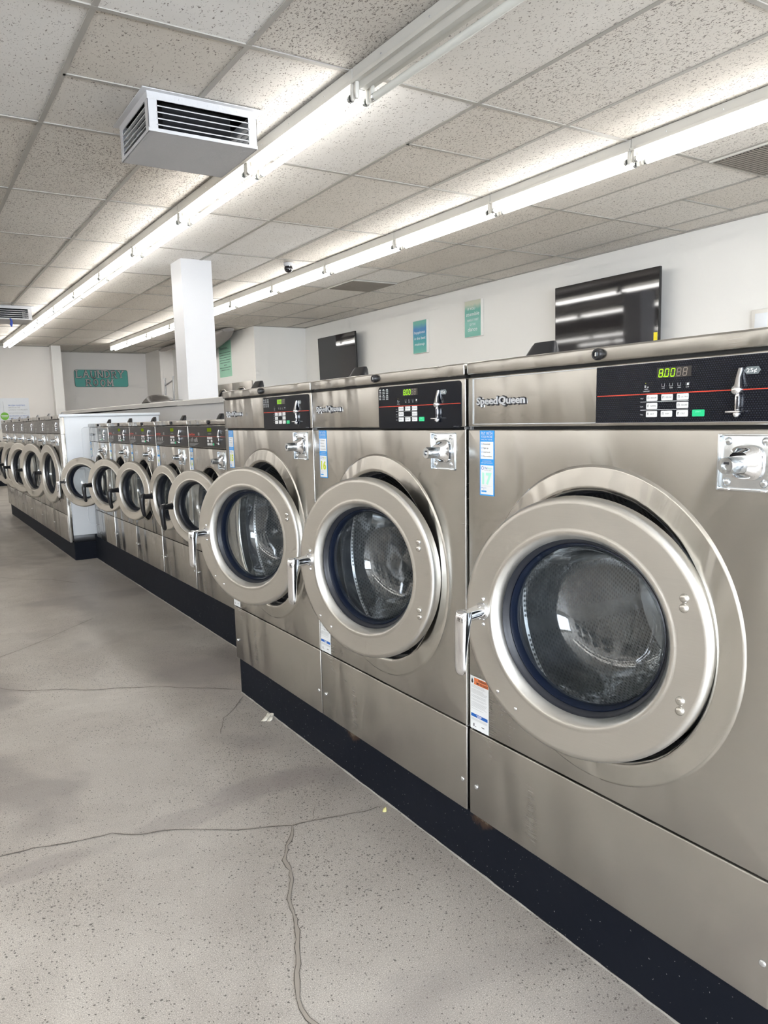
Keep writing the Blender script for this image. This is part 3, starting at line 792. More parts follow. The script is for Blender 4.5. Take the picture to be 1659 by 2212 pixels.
def make_big(root, style, num, numcol, ang, xh, R, hy_c, zdoor):
    W = .363 if style != 'framed' else .3665; zc = .695
    # cabinet shell (open front)
    b = MB()
    b.box((.004, -W + .002, .146), (.86, -W + .008, 1.172), 'sheet'); b.box((.004, W - .008, .146), (.86, W - .002, 1.172), 'sheet')
    b.box((.85, -W + .002, .146), (.86, W - .002, 1.172), 'sheet'); b.box((.004, -W + .002, .146), (.86, W - .002, .152), 'sheet')
    b.box((.020, -W + .004, .36), (.03, W - .004, .37), 'dark'); b.box((.010, -W + .004, 1.050), (.86, W - .004, 1.068), 'dark')
    b.build('cabinet', root, smooth=False)
    b = MB(); b.panel_hole(-W, W, .3635, 1.0605, 0, zc, .298, 'steel'); b.build('front_panel', root)
    b = MB(); b.box((0, -W, .147), (.018, W, .3605), 'steel', .0032, 3)
    for y in (-.353 if style == 'framed' else -.347, .342): b.dome((0, y, .222), .0062, .003, 'zinc')
    b.build('lower_panel', root)
    b = MB(); b.box((0, -W, 1.0655), (.80, W, 1.1735), 'steel', .0032, 3)
    if style == 'framed':
        F = FR(.350, 1.071); w_, h_ = .698, .099
        for x0, y0, x1, y1 in ((0, 0, w_, .0016), (0, h_ - .0016, w_, h_), (0, 0, .0016, h_), (w_ - .0016, 0, w_, h_)): b.rect(F, x0, y0, x1, y1, 'badge', .0003, 0, .0006)
    b.build('console', root)
    b = MB(); b.box((-.004, -W, 1.1785), (.70, W, 1.2055), 'steel', .004, 3); b.box((.004, -W + .004, 1.170), (.69, W - .004, 1.180), 'dark')
    lid = b.build('lid', root)
    b = MB(); b.lathe([(.0105, 0), (.0105, .005), (.009, .008), (.006, .008), (.0055, .006), (.0005, .006)], (-.004, -.001, 1.1925), 'black', 24)
    b.box((-.0125, -.0025, 1.189), (-.0098, .0005, 1.196), 'zinc'); b.build('lid_lock', lid)
    b = MB()
    b.loft([((.080, .226, 1.203), (0, .042, 0), (.016, 0, 0)), ((.084, .226, 1.212), (0, .041, 0), (.014, 0, 0)), ((.090, .226, 1.232), (0, .033, 0), (.008, 0, 0)), ((.092, .226, 1.239), (0, .028, 0), (.005, 0, 0))], 'black', 28, 5)
    o = b.build('soap_lid_handle', root)
    # overlay panel with keys
    b = MB(); P0, P1 = (.005, -.345) if style == 'framed' else (-.010, -.351)
    F = FR(P0, 1.063 if style != 'framed' else 1.0715); ph = .106 if style != 'framed' else .098
    b.rect(F, 0, 0, P0 - P1, ph, 'panel_dots' if style == 'framed' else 'panel_black', .0004, .0 if style == 'framed' else .009, .0008)
    n = .0016
    b.rect(FR(P0 - .003, 1.1178), 0, 0, P0 - P1 - .005, .0016, 'red', n)
    DY0 = -.122
    b.rect(FR(DY0 + .0, 1.1435), 0, 0, .064, .0165, 'lcd_off', n)
    for i, d in enumerate('800  '):
        b.seven(FR(DY0 - .004 - i * .0112, 1.1455), 0, 0, .0066, .0120, 'lcd_on' if i < 3 else 'grille', None if i < 3 else 'grille', '8' if i > 2 else d, t=.13, n=n + .0004)
    b.rect(FR(DY0 - .0130, 1.1450), 0, 0, .0016, .0016, 'lcd_on', n + .0005)
    keys = ((0, 0, 'REGULAR'), (1, 0, 'DELUXE'), (2, 0, 'ULTRA'), (0, 1, 'NORMAL'), (2, 1, 'DELICATE'), (0, 2, 'HOT'), (1, 2, 'WARM'), (2, 2, 'COLD'))
    for zz in (1.1053, 1.0918): b.rect(FR(-.091, zz), 0, 0, .092, .0006, 'white_ink', n)
    for k, t in enumerate(('Wash', 'Cycle', 'Temp')): b.text(t, FR(-.091, 1.1105 - .0134 * k), .0018, 'white_ink', .006, n)
    for cx, t in ((-.135, 'WASH'), (-.150, 'RINSE'), (-.165, 'SPIN'), (-.180, 'DOOR')):
        b.text(t, FR(cx + .003, 1.1262), .0016, 'white_ink', .0058, n)
        b.rect(FR(cx + .0028, 1.1295), 0, 0, .0056, .0006, 'grey_ink', n); b.rect(FR(cx + .0032, 1.1295), 0, 0, .0006, .0052, 'grey_ink', n); b.rect(FR(cx - .0022, 1.1295), 0, 0, .0006, .0052, 'grey_ink', n)
    b.rect(FR(-.1790, 1.1300), 0, 0, .0032, .0035, 'white_ink', n + .0002)
    b.text('INSERT', FR(-.0985, 1.1260), .0016, 'white_ink', .0075, n); b.text('COINS/CARD', FR(-.0962, 1.1225), .0016, 'white_ink', .0125, n)
    b.rect(FR(-.0985, 1.1292), 0, 0, .0030, .0040, 'grey_ink', n); b.rect(FR(-.1035, 1.1292), 0, 0, .0035, .0016, 'grey_ink', n)
    b.rect(FR(-.100, 1.1360), 0, 0, .0012, .0012, 'lime', n)
    # 25 cent tag
    tagp = [(0, .0055), (.004, .0), (.022, .0), (.026, .0055), (.022, .011), (.004, .011)]
    Ft = FR(-.2735, 1.1405); b.addgeo([Ft @ Vector((x, y, n)) for x, y in tagp], [tuple(range(6))], 'panel_silver')
    b.text('25\u00a2', FR(-.2775, 1.1432), .0058, 'white_btn', .016, n + .0004, off=.01)
    b.text('F8181502', FR(P1 + .027, 1.067), .0014, 'grey_ink', .020, n)
    if style != 'framed':
        for i in range(3):
            for j in range(2):
                Fi = FR(-.0135 - i * .0165, 1.1505 - j * .0145)
                for q in range(3): b.rect(Fi, .0, .0005 + .0040 * q, .0105, .0030 + .0040 * q, 'grey_ink', n)
                b.rect(Fi, .0045, .0005, .0055, .011, 'panel_black', n + .0003); b.rect(Fi, .002, .0115, .0085, .0125, 'white_ink', n)
    ov = b.build('control_overlay', root, smooth=False)
    if style == 'framed': ov['label'] = 'black dotted overlay with a red line'
    for cx, cy_, t in keys:
        b = MB(); yk = -.1035 - cx * .0290; zk = 1.1070 - cy_ * .0133
        b.rect(FR(yk, zk), 0, 0, .0210, .0100, 'white_btn', .0012, .0015, .0010)
        b.text(t, FR(yk - .0082, zk + .0038), .0025, 'ink', .0115 if len(t) > 4 else .0075, .0024, it=.2)
        b.rect(FR(yk - .0025, zk + .0032), 0, 0, .0008, .0040, 'ink', .0024); b.rect(FR(yk - .0025, zk + .0066), 0, 0, .0030, .0006, 'ink', .0024); b.rect(FR(yk - .0050, zk + .0032), 0, 0, .0006, .0034, 'ink', .0024)
        b.build('key', ov, smooth=False)
    b = MB(); b.rect(FR(-.1905, 1.0802), 0, 0, .0210, .0105, 'green_btn', .0012, .0015, .0010); b.text('START', FR(-.1965, 1.0865), .0022, 'mint', .009, .0024)
    o = b.build('start_key', ov, smooth=False); o['label'] = 'green START key'
    b = MB(); make_coin_slot(b, -.2655, 1.1185); b.build('coin_slot', root)
    make_badge(root, .334, 1.1135, .148, .0150)
    make_coin_vault(root, -.239, -.328, .967, 1.053)
    make_pay_sticker(root, .326, .917, 1.058, .047, num, numcol)
    make_warning(root, .361 if style == 'framed' else .359, .366, .064, .128)
    # raised ring round the opening
    b = MB(); b.lathe([(.3015, 0), (.2995, .0012), (.2975, .0030), (.2955, .0034), (.2935, .0036), (.264, .0105), (.2600, .0108), (.2560, .0092), (.2530, .0050), (.2520, -.001), (.2515, -.022)], (0, 0, zc), 'steel_bez', 96); b.build('opening_ring', root)
    b = MB(); b.lathe([(.2525, -.020), (.248, -.022), (.245, -.034), (.243, -.050)], (0, 0, zc), 'rubber', 72); b.build('opening_gasket', root)
    make_drum(root, zc, .262, .240)
    door_parts(root, R, xh, hy_c, zdoor, ang, 'chrome')

def make_drum(root, zc, rd, ro):
    b = MB(); b.lathe([(ro + .006, -.050), (ro + .002, -.058), (rd, -.072), (rd, -.46)], (0, 0, 0), 'drum', 72)
    b.lathe([(rd, -.46), (.10, -.47), (.001, -.455)], (0, 0, 0), 'drumback', 48)
    for k in range(3):
        a = k * 2 * PI / 3 + 2.5; c, s = math.cos(a), math.sin(a); t = (0, -s, c)
        for_ = []
        for x, hgt in ((.11, .030), (.14, .055), (.42, .055), (.45, .035)):
            cen = (x, c * (rd - hgt * .5), s * (rd - hgt * .5)); for_.append((cen, (0, -s * .026, c * .026), (0, c * hgt * .5, s * hgt * .5)))
        b.loft(for_, 'drumback', 16, 2.5)
    b.build('drum', root, loc=(0, 0, zc))

def make_small(root, p):
    """20 lb washer. p: W half width, z levels, look"""
    W = p['W']; z0, z1, z2, z3, z4, z5 = p['z']; zc = p['zc']; Ro = p['Ro']
    b = MB()
    b.box((.004, -W + .002, z0), (.70, -W + .007, z3), 'sheet'); b.box((.004, W - .007, z0), (.70, W - .002, z3), 'sheet')
    b.box((.69, -W + .002, z0), (.70, W - .002, z3), 'sheet'); b.box((.01, -W + .003, z2 - .01), (.69, W - .003, z2 + .004), 'dark'); b.box((.02, -W + .003, z1 - .005), (.03, W - .003, z1 + .004), 'dark')
    b.build('cabinet', root, smooth=False)
    b = MB(); b.panel_hole(-W, W, z1 + .0015, z2 - .0015, 0, zc, Ro + (.012 if p.get('ring') else .003), 'steel', n=64); b.build('front_panel', root)
    b = MB(); b.box((0, -W, z0 + .001), (.018, W, z1 - .0015), 'steel', .003, 2)
    for y in (-W + .02, W - .02): b.dome((0, y, z0 + .10), .0055, .003, 'zinc', 'x', 10)
    b.build('lower_panel', root)
    b = MB(); b.box((0, -W, z2 + .001), (.65, W, z3 - .001), 'steel', .003, 2); b.build('console', root)
    b = MB(); b.box((-.003, -W, z3 + .002), (.62, W, z4), 'steel', .003, 2); lid = b.build('lid', root)
    b = MB(); b.lathe([(.010, 0), (.010, .005), (.006, .006), (.0005, .004)], (-.003, -.02, (z3 + z4) / 2 + .001), 'black', 14); b.build('lid_lock', lid)
    hy, hx = p['bump']
    b = MB()
    b.loft([((hx, hy, z4 - .002), (0, .030, 0), (.014, 0, 0)), ((hx + .006, hy, z4 + .018), (0, .026, 0), (.010, 0, 0)), ((hx + .01, hy, z4 + .030), (0, .020, 0), (.006, 0, 0))], p.get('bmat', 'black'), 20, 5)
    b.build('soap_lid_handle', root)
    b = MB(); n = .0014; L = p['look']; hC = z3 - z2
    if L in ('black', 'grey'):
        b.rect(FR(W - .006, z2 + .004), 0, 0, 2 * W - .012, hC - .008, 'panel_char' if L == 'black' else 'panel_grey', .0004, .003, .0006)
        if L == 'black': b.rect(FR(W - .008, z2 + hC * .50), 0, 0, 2 * W - .016, .0014, 'red', n)
        b.text('Speed Queen', FR(W - .012, z2 + hC * .56), .0105, 'red_ink' if L == 'black' else 'grey_ink', .090, n, off=.02)
        for q in range(2): b.rect(FR(W - .150 - q * .012, z2 + hC * .55), 0, 0, .007, .014, 'grey_ink', n)
        for q in range(6): b.rect(FR(W - .020 - q * .021, z2 + hC * .26), 0, 0, .005 + .004 * (q % 2), .014 + .004 * ((q * 7) % 3), 'grey_ink' if q in (0, 1, 3) else 'white_ink', n)
        for q in range(4): b.rect(FR(W - .016, z2 + hC * (.19 - .035 * q)), 0, 0, .14 - .02 * q, .0016, 'grey_ink', n)
        kx, dm = .006, ('lcd_dull' if p.get('lit') else 'lcd_off')
    else:
        b.rect(FR(.02, z2 + .006), 0, 0, W + .005, hC - .014, 'panel_silver', .0004, .004, .0006)
        kx, dm = -.03, 'lcd_off'
    b.rect(FR(kx, z2 + hC * .72), 0, 0, .060, .018, dm, n)
    for q in range(4): b.rect(FR(kx - .012 - .012 * q, z2 + hC * .60), 0, 0, .005, .006, 'grey_ink', n)
    ks = []
    for cx in range(3):
        for r_ in range(3):
            if (cx, r_) == (1, 1): continue
            ks.append((kx - cx * .0240, z2 + hC * .40 - r_ * .0150))
    ov_b = b
    if L != 'grey':
        ov = ov_b.build('control_overlay', root, smooth=False)
        for yk, zk in ks:
            kb = MB(); kb.rect(FR(yk, zk), 0, 0, .0180, .0110, 'white_btn', .0012, .0015, .0010); kb.rect(FR(yk - .004, zk + .004), 0, 0, .010, .002, 'ink', .0024); kb.build('key', ov, smooth=False)
        kb = MB(); kb.rect(FR(kx - .0740, z2 + hC * .40 - .030), 0, 0, .0160, .0110, 'green_btn', .0012, .0015, .0010); kb.build('start_key', ov, smooth=False)
    else:
        for yk, zk in ks: ov_b.rect(FR(yk, zk), 0, 0, .0150, .0090, 'grey_ink', n)
        ov = ov_b.build('control_overlay', root, smooth=False); ov['label'] = 'grey control overlay'
    b = MB(); make_coin_slot(b, p['slot'], z2 + hC * .52, .95); b.build('coin_slot', root)
    if L == 'silver': make_badge(root, W - .03, z2 + hC * .44, .12, .013)
    cl, cr, cz0, cz1 = p['vault']; make_coin_vault(root, cl, cr, cz0, cz1)
    if L != 'grey': make_pay_sticker(root, W - .012, z2 - .118, z2 - .003, .042, p.get('num', '14'), 'lime' if L == 'black' else 'mint', True)
    b = MB()
    if p.get('ring'): b.lathe([(Ro + .016, 0), (Ro + .012, .006), (Ro + .004, .009), (Ro - .012, .006), (Ro - .016, -.002), (Ro - .016, -.02)], (0, 0, zc), 'steel_bez', 72)
    else: b.lathe([(Ro + .008, 0), (Ro + .003, .003), (Ro, .0), (Ro - .001, -.02)], (0, 0, zc), 'steel_bez', 72)
    b.build('opening_ring', root)
    g = Ro - (.016 if p.get('ring') else .001)
    b = MB(); b.lathe([(g, -.018), (g - .003, -.022), (g - .006, -.034), (g - .007, -.050)], (0, 0, zc), 'rubber', 56); b.build('opening_gasket', root)
    make_drum(root, zc, g + .012, g - .010)
    door_parts(root, p['R'], p['xh'], p['dy'], p['zd'], p['ang'], p['handle'], .085)

# --- large washers
WZ = {}
def big(cy, style, num, col, ang, R, C, label):
    """C: measured centre of the open door"""
    t = thing('washing_machine', (1.08, cy, 0), label, 'washing machine', 'large stainless washers in the front row')
    xh = C[0] + R * math.sin(ang) - 1.08; hy = C[1] - R * math.cos(ang) - cy      # hinge edge in machine space
    make_big(t, style, num, col, ang, xh, R, hy + R, C[2]); return t
m17 = big(.9435, 'framed', '17', 'mint', .235, .243, (.998, .9195, .702), 'nearest large stainless steel washer, its sticker numbered 17, door ajar')
m16 = big(1.683, 'plain', '16', 'lime', .275, .2365, (.9825, 1.624, .706), 'middle large stainless steel washer, its sticker numbered 16, door ajar')
m15 = big(2.4155, 'plain', '15', 'lime', .39, .237, (.965, 2.345, .703), 'third large stainless steel washer, its sticker numbered 15, door swung wider')
hd = [c for c in kids([k for k in kids(m16) if k.name.startswith('door')][0]) if c.name.startswith('door_handle')][0]

# --- small washers with black consoles, behind the large ones
def setdoor(root, ang):
    for c in kids(root):
        if c.name.split('.')[0] == 'door': c.rotation_euler = (0, 0, ang)
pb = dict(W=.2875, z=(.206, .428, .966, 1.078, 1.104, 0), zc=.685, Ro=.186, look='black', bump=(.115, .11), slot=-.155, vault=(-.128, -.215, .871, .953), R=.182, xh=-.030, dy=.0, zd=.685, ang=.414, handle='black', lit=True)
small0 = thing('washing_machine', (1.28, 3.52, 0), 'small stainless washer with a black console, tucked right behind the washer numbered 15', 'washing machine', 'small black-console washers in the middle row')
make_small(small0, pb)
for cy, ang, lab in ((4.105, .174, 'second small black-console washer from the washer numbered 15, its door barely open'),
                     (4.69, .332, 'third small black-console washer from the washer numbered 15'),
                     (5.267, .486, 'small black-console washer next to the one with a slate grey console')):
    c = copy_tree(small0); c.location.y = cy; c['label'] = lab; setdoor(c, ang)
for o in list(bpy.data.objects):
    pass
pw = dict(pb); pw.update(W=.315, look='silver', ring=True, Ro=.195, ang=.756, R=.184, handle='chrome', zd=.675, lit=False, num='10', vault=(-.15, -.23, .871, .953), slot=-.20)
w0 = thing('washing_machine', (1.28, 5.885, 0), 'small washer with a slate grey console and chrome door handle, by the white side panel', 'washing machine')
make_small(w0, pw)
# --- far row
pf = dict(W=.331, z=(.146, .37, 1.030, 1.146, 1.180, 0), zc=.695, Ro=.228, look='grey', bump=(.12, .10), bmat='sheet', slot=-.19, vault=(-.13, -.215, .935, 1.015), R=.248, xh=-.026, dy=.0, zd=.697, ang=.148, handle='black')
far0 = thing('washing_machine', (1.11, 6.79, 0), 'far-row washer with a grey console, first one beside the white side panel', 'washing machine', 'washers with grey consoles in the far row')
make_small(far0, pf)
for k, (ang, lab) in enumerate(((.305, 'far-row washer with a grey console, second from the white side panel'), (.374, 'far-row washer with a grey console, third from the white side panel'),
                 (.342, 'far-row washer with a grey console, fourth from the white side panel'), (.36, 'far-row washer with a grey console, fifth from the white side panel'), (.35, 'far-row washer with a grey console, farthest one at the end of the row'))):
    c = copy_tree(far0); c.location.y = 6.79 + .664 * (k + 1); c['label'] = lab; setdoor(c, ang)

# white side panel closing the far row, with its cover strip and top
t = thing('side_panel', (1.11, 6.44, 0), 'tall white side panel closing the near end of the far washer row', 'side panel')
b = MB(); b.box((.030, -.012, .20), (.80, 0, 1.165), 'white_lam', .002)
F = FB(0, 0, -.012)
path = []
for cx, cz, a in ((.66, .32, -PI / 2), (.66, 1.05, 0), (.19, 1.05, PI / 2), (.19, .32, PI)):
    for k in range(6): tt = a + PI / 2 * k / 5; path.append((cx + .03 * math.cos(tt), -.0125, cz + .03 * math.sin(tt)))
path.append(path[0]); b.tube(path, .0022, 'white_lam', 6, False)
b.build('panel_sheet', t)
b = MB(); b.box((0, -.016, .146), (.032, .008, 1.165), 'steel_bez', .003); b.box((.0, -.0165, 1.025), (.033, -.0155, 1.028), 'dark'); b.build('edge_strip', t)
b = MB(); b.box((-.004, -.018, 1.165), (.81, .01, 1.186), 'white_lam', .003); b.box((.0, -.016, 1.160), (.80, .0, 1.164), 'sheet'); b.build('top_rail', t)
b = MB(); b.box((.032, -.010, .145), (.80, 0, .20), 'black', .002); b.build('toe_strip', t)

# ------------------------------------------------------------------ fluorescent battens
PITCH_L = 1.178
def make_lamp(label, lit=True, n_tubes=2):
    t = thing('ceiling_lamp', (0, 0, 0), label, 'ceiling lamp', 'fluorescent strip lamps')
    L = PITCH_L; b = MB()
    # channel against the ceiling and winged reflector below it
    b.box((-.052, .002, -.052), (.052, L - .002, 0), 'lampgrime', .003)
    prof = [(-.060, -.050), (-.058, -.064), (-.030, -.058), (-.014, -.080), (.014, -.080), (.030, -.058), (.058, -.064), (.060, -.050)]
    vs = [(x, y, z) for y in (.003, L - .003) for x, z in prof]; k = len(prof)
    b.addgeo(vs, [(i, i + 1, k + i + 1, k + i) for i in range(k - 1)] + [tuple(range(k)), tuple(range(2 * k - 1, k - 1, -1))], 'lampw')
    for y in (.25, .62, .95): b.dome((-.052, y, -.03), .004, .002, 'zinc', 'x', 8)
    b.build('housing', t, smooth=False)
    for s_ in ((-1, 1) if n_tubes == 2 else (1,)):
        b = MB(); x = s_ * .040; y0, y1 = .030, L - .030
        pts = [(x, y0 + .012, -.113), (x, y1 - .012, -.113)]
        b.tube(pts, .0165, 'tube' if lit else 'deadtube', 14)
        b.tube([(x, y0, -.113), (x, y0 + .014, -.113)], .0172, 'zinc', 14); b.tube([(x, y1 - .014, -.113), (x, y1, -.113)], .0172, 'zinc', 14)
        b.build('tube', t)
    for y in (.016, L - .016):
        for s_ in (-1, 1):
            x = s_ * .040; b = MB()
            b.loft([((x, y, -.060), (.010, 0, 0), (0, .010, 0)), ((x, y, -.100), (.012, 0, 0), (0, .010, 0)), ((x, y, -.122), (.010, 0, 0), (0, .009, 0)), ((x, y, -.128), (.005, 0, 0), (0, .006, 0))], 'lampw', 12, 3)
            b.build('lamp_holder', t)
    return t
lit0 = make_lamp('x'); dead0 = make_lamp('x', False, 1)
ROWN = {1: 'left strip of lamps', 2: 'right strip of lamps', 3: 'strip of lamps above the walkway'}
ORD = ['first', 'second', 'third', 'fourth', 'fifth', 'sixth', 'seventh', 'eighth', 'ninth', 'tenth', 'eleventh']
def lamp_row(xc, row):
    slope = -.0106
    for k in range(-4, 10):
        y = 3.03 + PITCH_L * k
        lit = not (row == 1 and k in (-1, -2))
        if k < -1 and row == 1 and k >= -2: pass
        src = lit0 if lit else dead0
        c = copy_tree(src); c.location = (xc + slope * (y - 3.03), y, CZ - .001); c.rotation_euler = (0, 0, .0106)
        if row == 3: c['label'] = 'unseen fluorescent strip lamp left of the view, outside the photo'; c['group'] = 'strip lamps over the walkway'
        elif k < -1: c['label'] = ('unlit ' if not lit else 'lit ') + 'fluorescent strip lamp of the %s, behind the viewer' % ROWN[row]; c['group'] = 'strip lamps behind the viewer, ' + ROWN[row]
        elif not lit: c['label'] = 'unlit strip lamp with one dead tube, nearest in the left strip'
        else:
            i = k if row == 1 else k + 1
            c['label'] = '%s lit lamp from the near end of the %s' % (ORD[i], ROWN[row]) if k < 9 else 'farthest lit lamp of the %s, by the back wall' % ROWN[row]
            c['group'] = ROWN[row]
lamp_row(1.905, 1); lamp_row(3.735, 2); lamp_row(-2.3, 3); lamp_row(-4.4, 3)  # outermost left row is unseen, added to brighten the far room
for r_ in (lit0, dead0):
    for c in kids(r_): bpy.data.objects.remove(c)
    bpy.data.objects.remove(r_)

# ------------------------------------------------------------------ boxy air outlets
def make_vent(x0, x1, y0, y1, zb, label):
    t = thing('ceiling_vent', ((x0 + x1) / 2, (y0 + y1) / 2, zb), label, 'air vent', None)
    hx, hy, H = (x1 - x0) / 2, (y1 - y0) / 2, CZ - zb
    b = MB(); f = .024
    b.box((-hx, -hy, 0), (hx, hy, .010), 'ventw', .002)
    for sx in (-1, 1):
        for sy in (-1, 1):
            b.box((sx * hx, sy * hy, 0), (sx * (hx - .045), sy * (hy - .004), H), 'ventw', .001); b.box((sx * hx, sy * hy, 0), (sx * (hx - .004), sy * (hy - .045), H), 'ventw', .001)
    for sy in (-1, 1):
        b.box((-hx, sy * (hy + .001), 0), (hx, sy * (hy - .005), .016), 'ventw', .001); b.box((-hx, sy * (hy + .001), H - .038), (hx, sy * (hy - .005), H - .004), 'ventw', .001)
    for sx in (-1, 1):
        b.box((sx * (hx + .001), -hy, 0), (sx * (hx - .005), hy, .016), 'ventw', .001); b.box((sx * (hx + .001), -hy, H - .038), (sx * (hx - .005), hy, H - .004), 'ventw', .001)
    b.box((-hx + .10, -hy + .10, .010), (hx - .10, hy - .10, H - .002), 'ventdark'); b.box((-hx + .01, -hy + .01, H - .006), (hx - .01, hy - .01, H - .003), 'ventdark')
    b.box((-hx + .01, -hy + .01, .010), (hx - .01, hy - .01, .011), 'ventdark')
    for p in ((-.12, -1), (.02, -1), (.17, -1)): b.dome((p[0], p[1] * hy, H - .020), .005, .003, 'ventw', 'y', 8)
    b.build('housing', t, smooth=False)
    b = MB(); b.box((-hx - .028, -hy - .028, H - .006), (hx + .028, hy + .028, H - .001), 'ventw', .002); b.build('flange', t)
    for q in range(4):
        z = .030 + q * (H - .085) / 3.4
        for ax in 'yx':
            for s_ in (-1, 1):
                b = MB(); tilt = .010
                if ax == 'y':
                    y = s_ * hy; vs = [(-hx + .04, y * 1.0, z), (hx - .04, y * 1.0, z), (hx - .04, y - s_ * .022, z + tilt), (-hx + .04, y - s_ * .022, z + tilt)]
                else:
                    x = s_ * hx; vs = [(x, -hy + .04, z), (x, hy - .04, z), (x - s_ * .022, hy - .04, z + tilt), (x - s_ * .022, -hy + .04, z + tilt)]
                vs += [(a, c, d + .0045) for a, c, d in vs]
                b.addgeo(vs, [(0, 1, 2, 3), (7, 6, 5, 4), (0, 4, 5, 1), (1, 5, 6, 2), (2, 6, 7, 3), (3, 7, 4, 0)], 'ventw'); b.build('louvre', t, smooth=False)
    return t
make_vent(1.128, 1.672, 3.655, 4.150, 2.432, 'boxy white air vent with louvres on its sides, near the left strip of lamps')
make_vent(1.065, 1.605, 10.60, 11.10, 2.44, 'smaller-looking white louvred air vent far off at the left edge, with blue ribbons')
for x, y, z0, h_ in ((1.16, 10.585, 2.30, .20), (1.345, 10.588, 2.345, .105)):
    b = MB(); b.loft([((x, y, z0 + h_), (.010, 0, 0), (0, .002, 0)), ((x + .012, y - .01, z0 + h_ * .6), (.014, 0, 0), (0, .003, 0)), ((x + .004, y - .004, z0 + h_ * .3), (.018, 0, 0), (0, .003, 0)), ((x + .008, y, z0), (.006, 0, 0), (0, .002, 0))], 'blue_cloth', 10, 2)
    tag(b.build('ribbon'), 'longer dark blue ribbon hanging from the far air vent' if h_ > .15 else 'short dark blue ribbon hanging under the far air vent', 'ribbon')

# security camera dome
t = thing('security_camera', (3.395, 6.83, CZ - .006), 'small black dome security camera on the ceiling between the lamp strips', 'security camera')
b = MB(); b.lathe([(.045, 0), (.046, -.012), (.040, -.030), (.030, -.036)], (0, 0, 0), 'ventw', 28, 'z', True, True); b.build('mount', t)
b = MB(); b.lathe([(.041 * math.cos(a), -.052 - .041 * math.sin(a)) for a in [-.9 + i * .24 for i in range(11)]], (0, 0, 0), 'screen', 28, 'z', True, True); b.build('camera_dome', t)
b = MB()  # two small white dots on the black dome
for dz in (-.016, .018): b.dome((-.006, -.0385, -.052 + dz), .0055, .004, 'white_btn', 'y', 10)
b.build('dome_dot', t)

# insulated duct sagging below the ceiling behind the pillar
b = MB(); secs = []
for i in range(13):
    y = 11.75 + i * .30; s_ = math.sin(PI * min(1, i / 9.0)); w_ = .10 + .20 * s_; d_ = .03 + .13 * s_
    secs.append(((4.72 + .02 * math.sin(i * 1.7), y, CZ - .02 - d_ * .8), (w_, 0, .01), (0, 0, d_)))
b.loft(secs, 'duct', 24, 2.2)
tag(b.build('duct'), 'grey wrapped duct sagging from the ceiling above the green poster', 'duct')

# ------------------------------------------------------------------ televisions
def make_tv(yl, yr, xt, zt, W, H, tilt, label, sticker=False):
    yc = (yl + yr) / 2; t = thing('tv', (xt, yc, zt), label, 'television', None)
    t.rotation_euler = (0, -tilt, 0)      # leans forward: bottom closer to the wall
    w = (yl - yr) / 2
    b = MB(); b.box((.0, -w, -H), (.028, w, 0), 'tvcase', .003); b.box((.028, -w * .6, -H + .06), (.062, w * .6, -H * .35), 'tvcase', .01)
    b.build('casing', t)
    b = MB(); b.box((-.0015, -w + .006, -H + .014), (.001, w - .006, -.006), 'screen'); b.build('screen', t, smooth=False)
    b = MB(); b.box((.05, -.12, -H * .62), (.115, .12, -H * .38), 'tvcase', .004); b.build('wall_bracket', t)
    if sticker:
        b = MB(); b.box((-.0025, -w + .012, -H + .03), (-.0016, -w + .052, -H + .14), 'yellow'); o = b.build('sticker', t, smooth=False); o['label'] = 'yellow sticker'
    return t
k1 = 5.80 / 5.972
make_tv(5.826 * k1, 4.553 * k1, 5.80, EYE + 1.289 * k1, 1.24, .70, .020, 'large black television on the right wall above the nearest washer, reflecting lamps', True)
k2 = 5.80 / 5.972
make_tv(11.05 * k2, 9.879 * k2, 5.80, EYE + 1.303 * k2, 1.14, .68, .030, 'smaller-looking black television on the wall farther off, above the washer numbered 16')

# canvases and wall plate
def canvas(yl, yr, z0, z1, mat, label, lines, xw=5.97, th=.042):
    t = thing('canvas_print', (xw - th, yl, z0), label, 'wall art', None); w = yl - yr; H = z1 - z0
    b = MB(); b.box((0, -w, 0), (th - .001, 0, H), 'canvas', .002); b.build('stretcher', t)
    b = MB(); b.rect(FR(-.004, .004), 0, 0, w - .008, H - .008, mat, .0006, 0, .0006); b.build('print', t, smooth=False)
    for txt, fx, fz, fw, fh, it in lines:
        b = MB(); b.text(txt, FR(-w * fx, H * fz), H * fh, 'white_btn', w * fw, .0022, off=.008, it=it)
        o = b.build('lettering', t, smooth=False); o['label'] = 'white brush lettering'
kk = 5.928 / 5.972
canvas(8.375 * kk, 8.075 * kk, EYE + .835 * kk, EYE + 1.255 * kk, 'art_a', 'blue and teal canvas print reading happiness is the best makeup',
       (('happiness', .08, .60, .80, .085, .12), ('is the best', .10, .42, .82, .085, .12), ('makeup', .12, .24, .74, .085, .12)))
canvas(7.300 * kk, 7.000 * kk, EYE + .935 * kk, EYE + 1.358 * kk, 'art_b', 'green canvas print reading if you stumble make it part of the dance',
       (('IF YOU', .20, .74, .45, .065, 0), ('stumble', .10, .58, .80, .10, .1), ('MAKE IT PART', .18, .43, .68, .062, 0), ('OF THE', .32, .31, .36, .062, 0), ('dance', .20, .16, .58, .11, .1)))
b = MB(); b.box((5.945, 3.49, 1.70), (5.97, 3.655, 1.872), 'canvas', .004); b.box((5.942, 3.52, 1.73), (5.946, 3.625, 1.84), 'white_lam', .002)
tag(b.build('control_box'), 'small white box on the right wall at the edge of the photo', 'wall box')

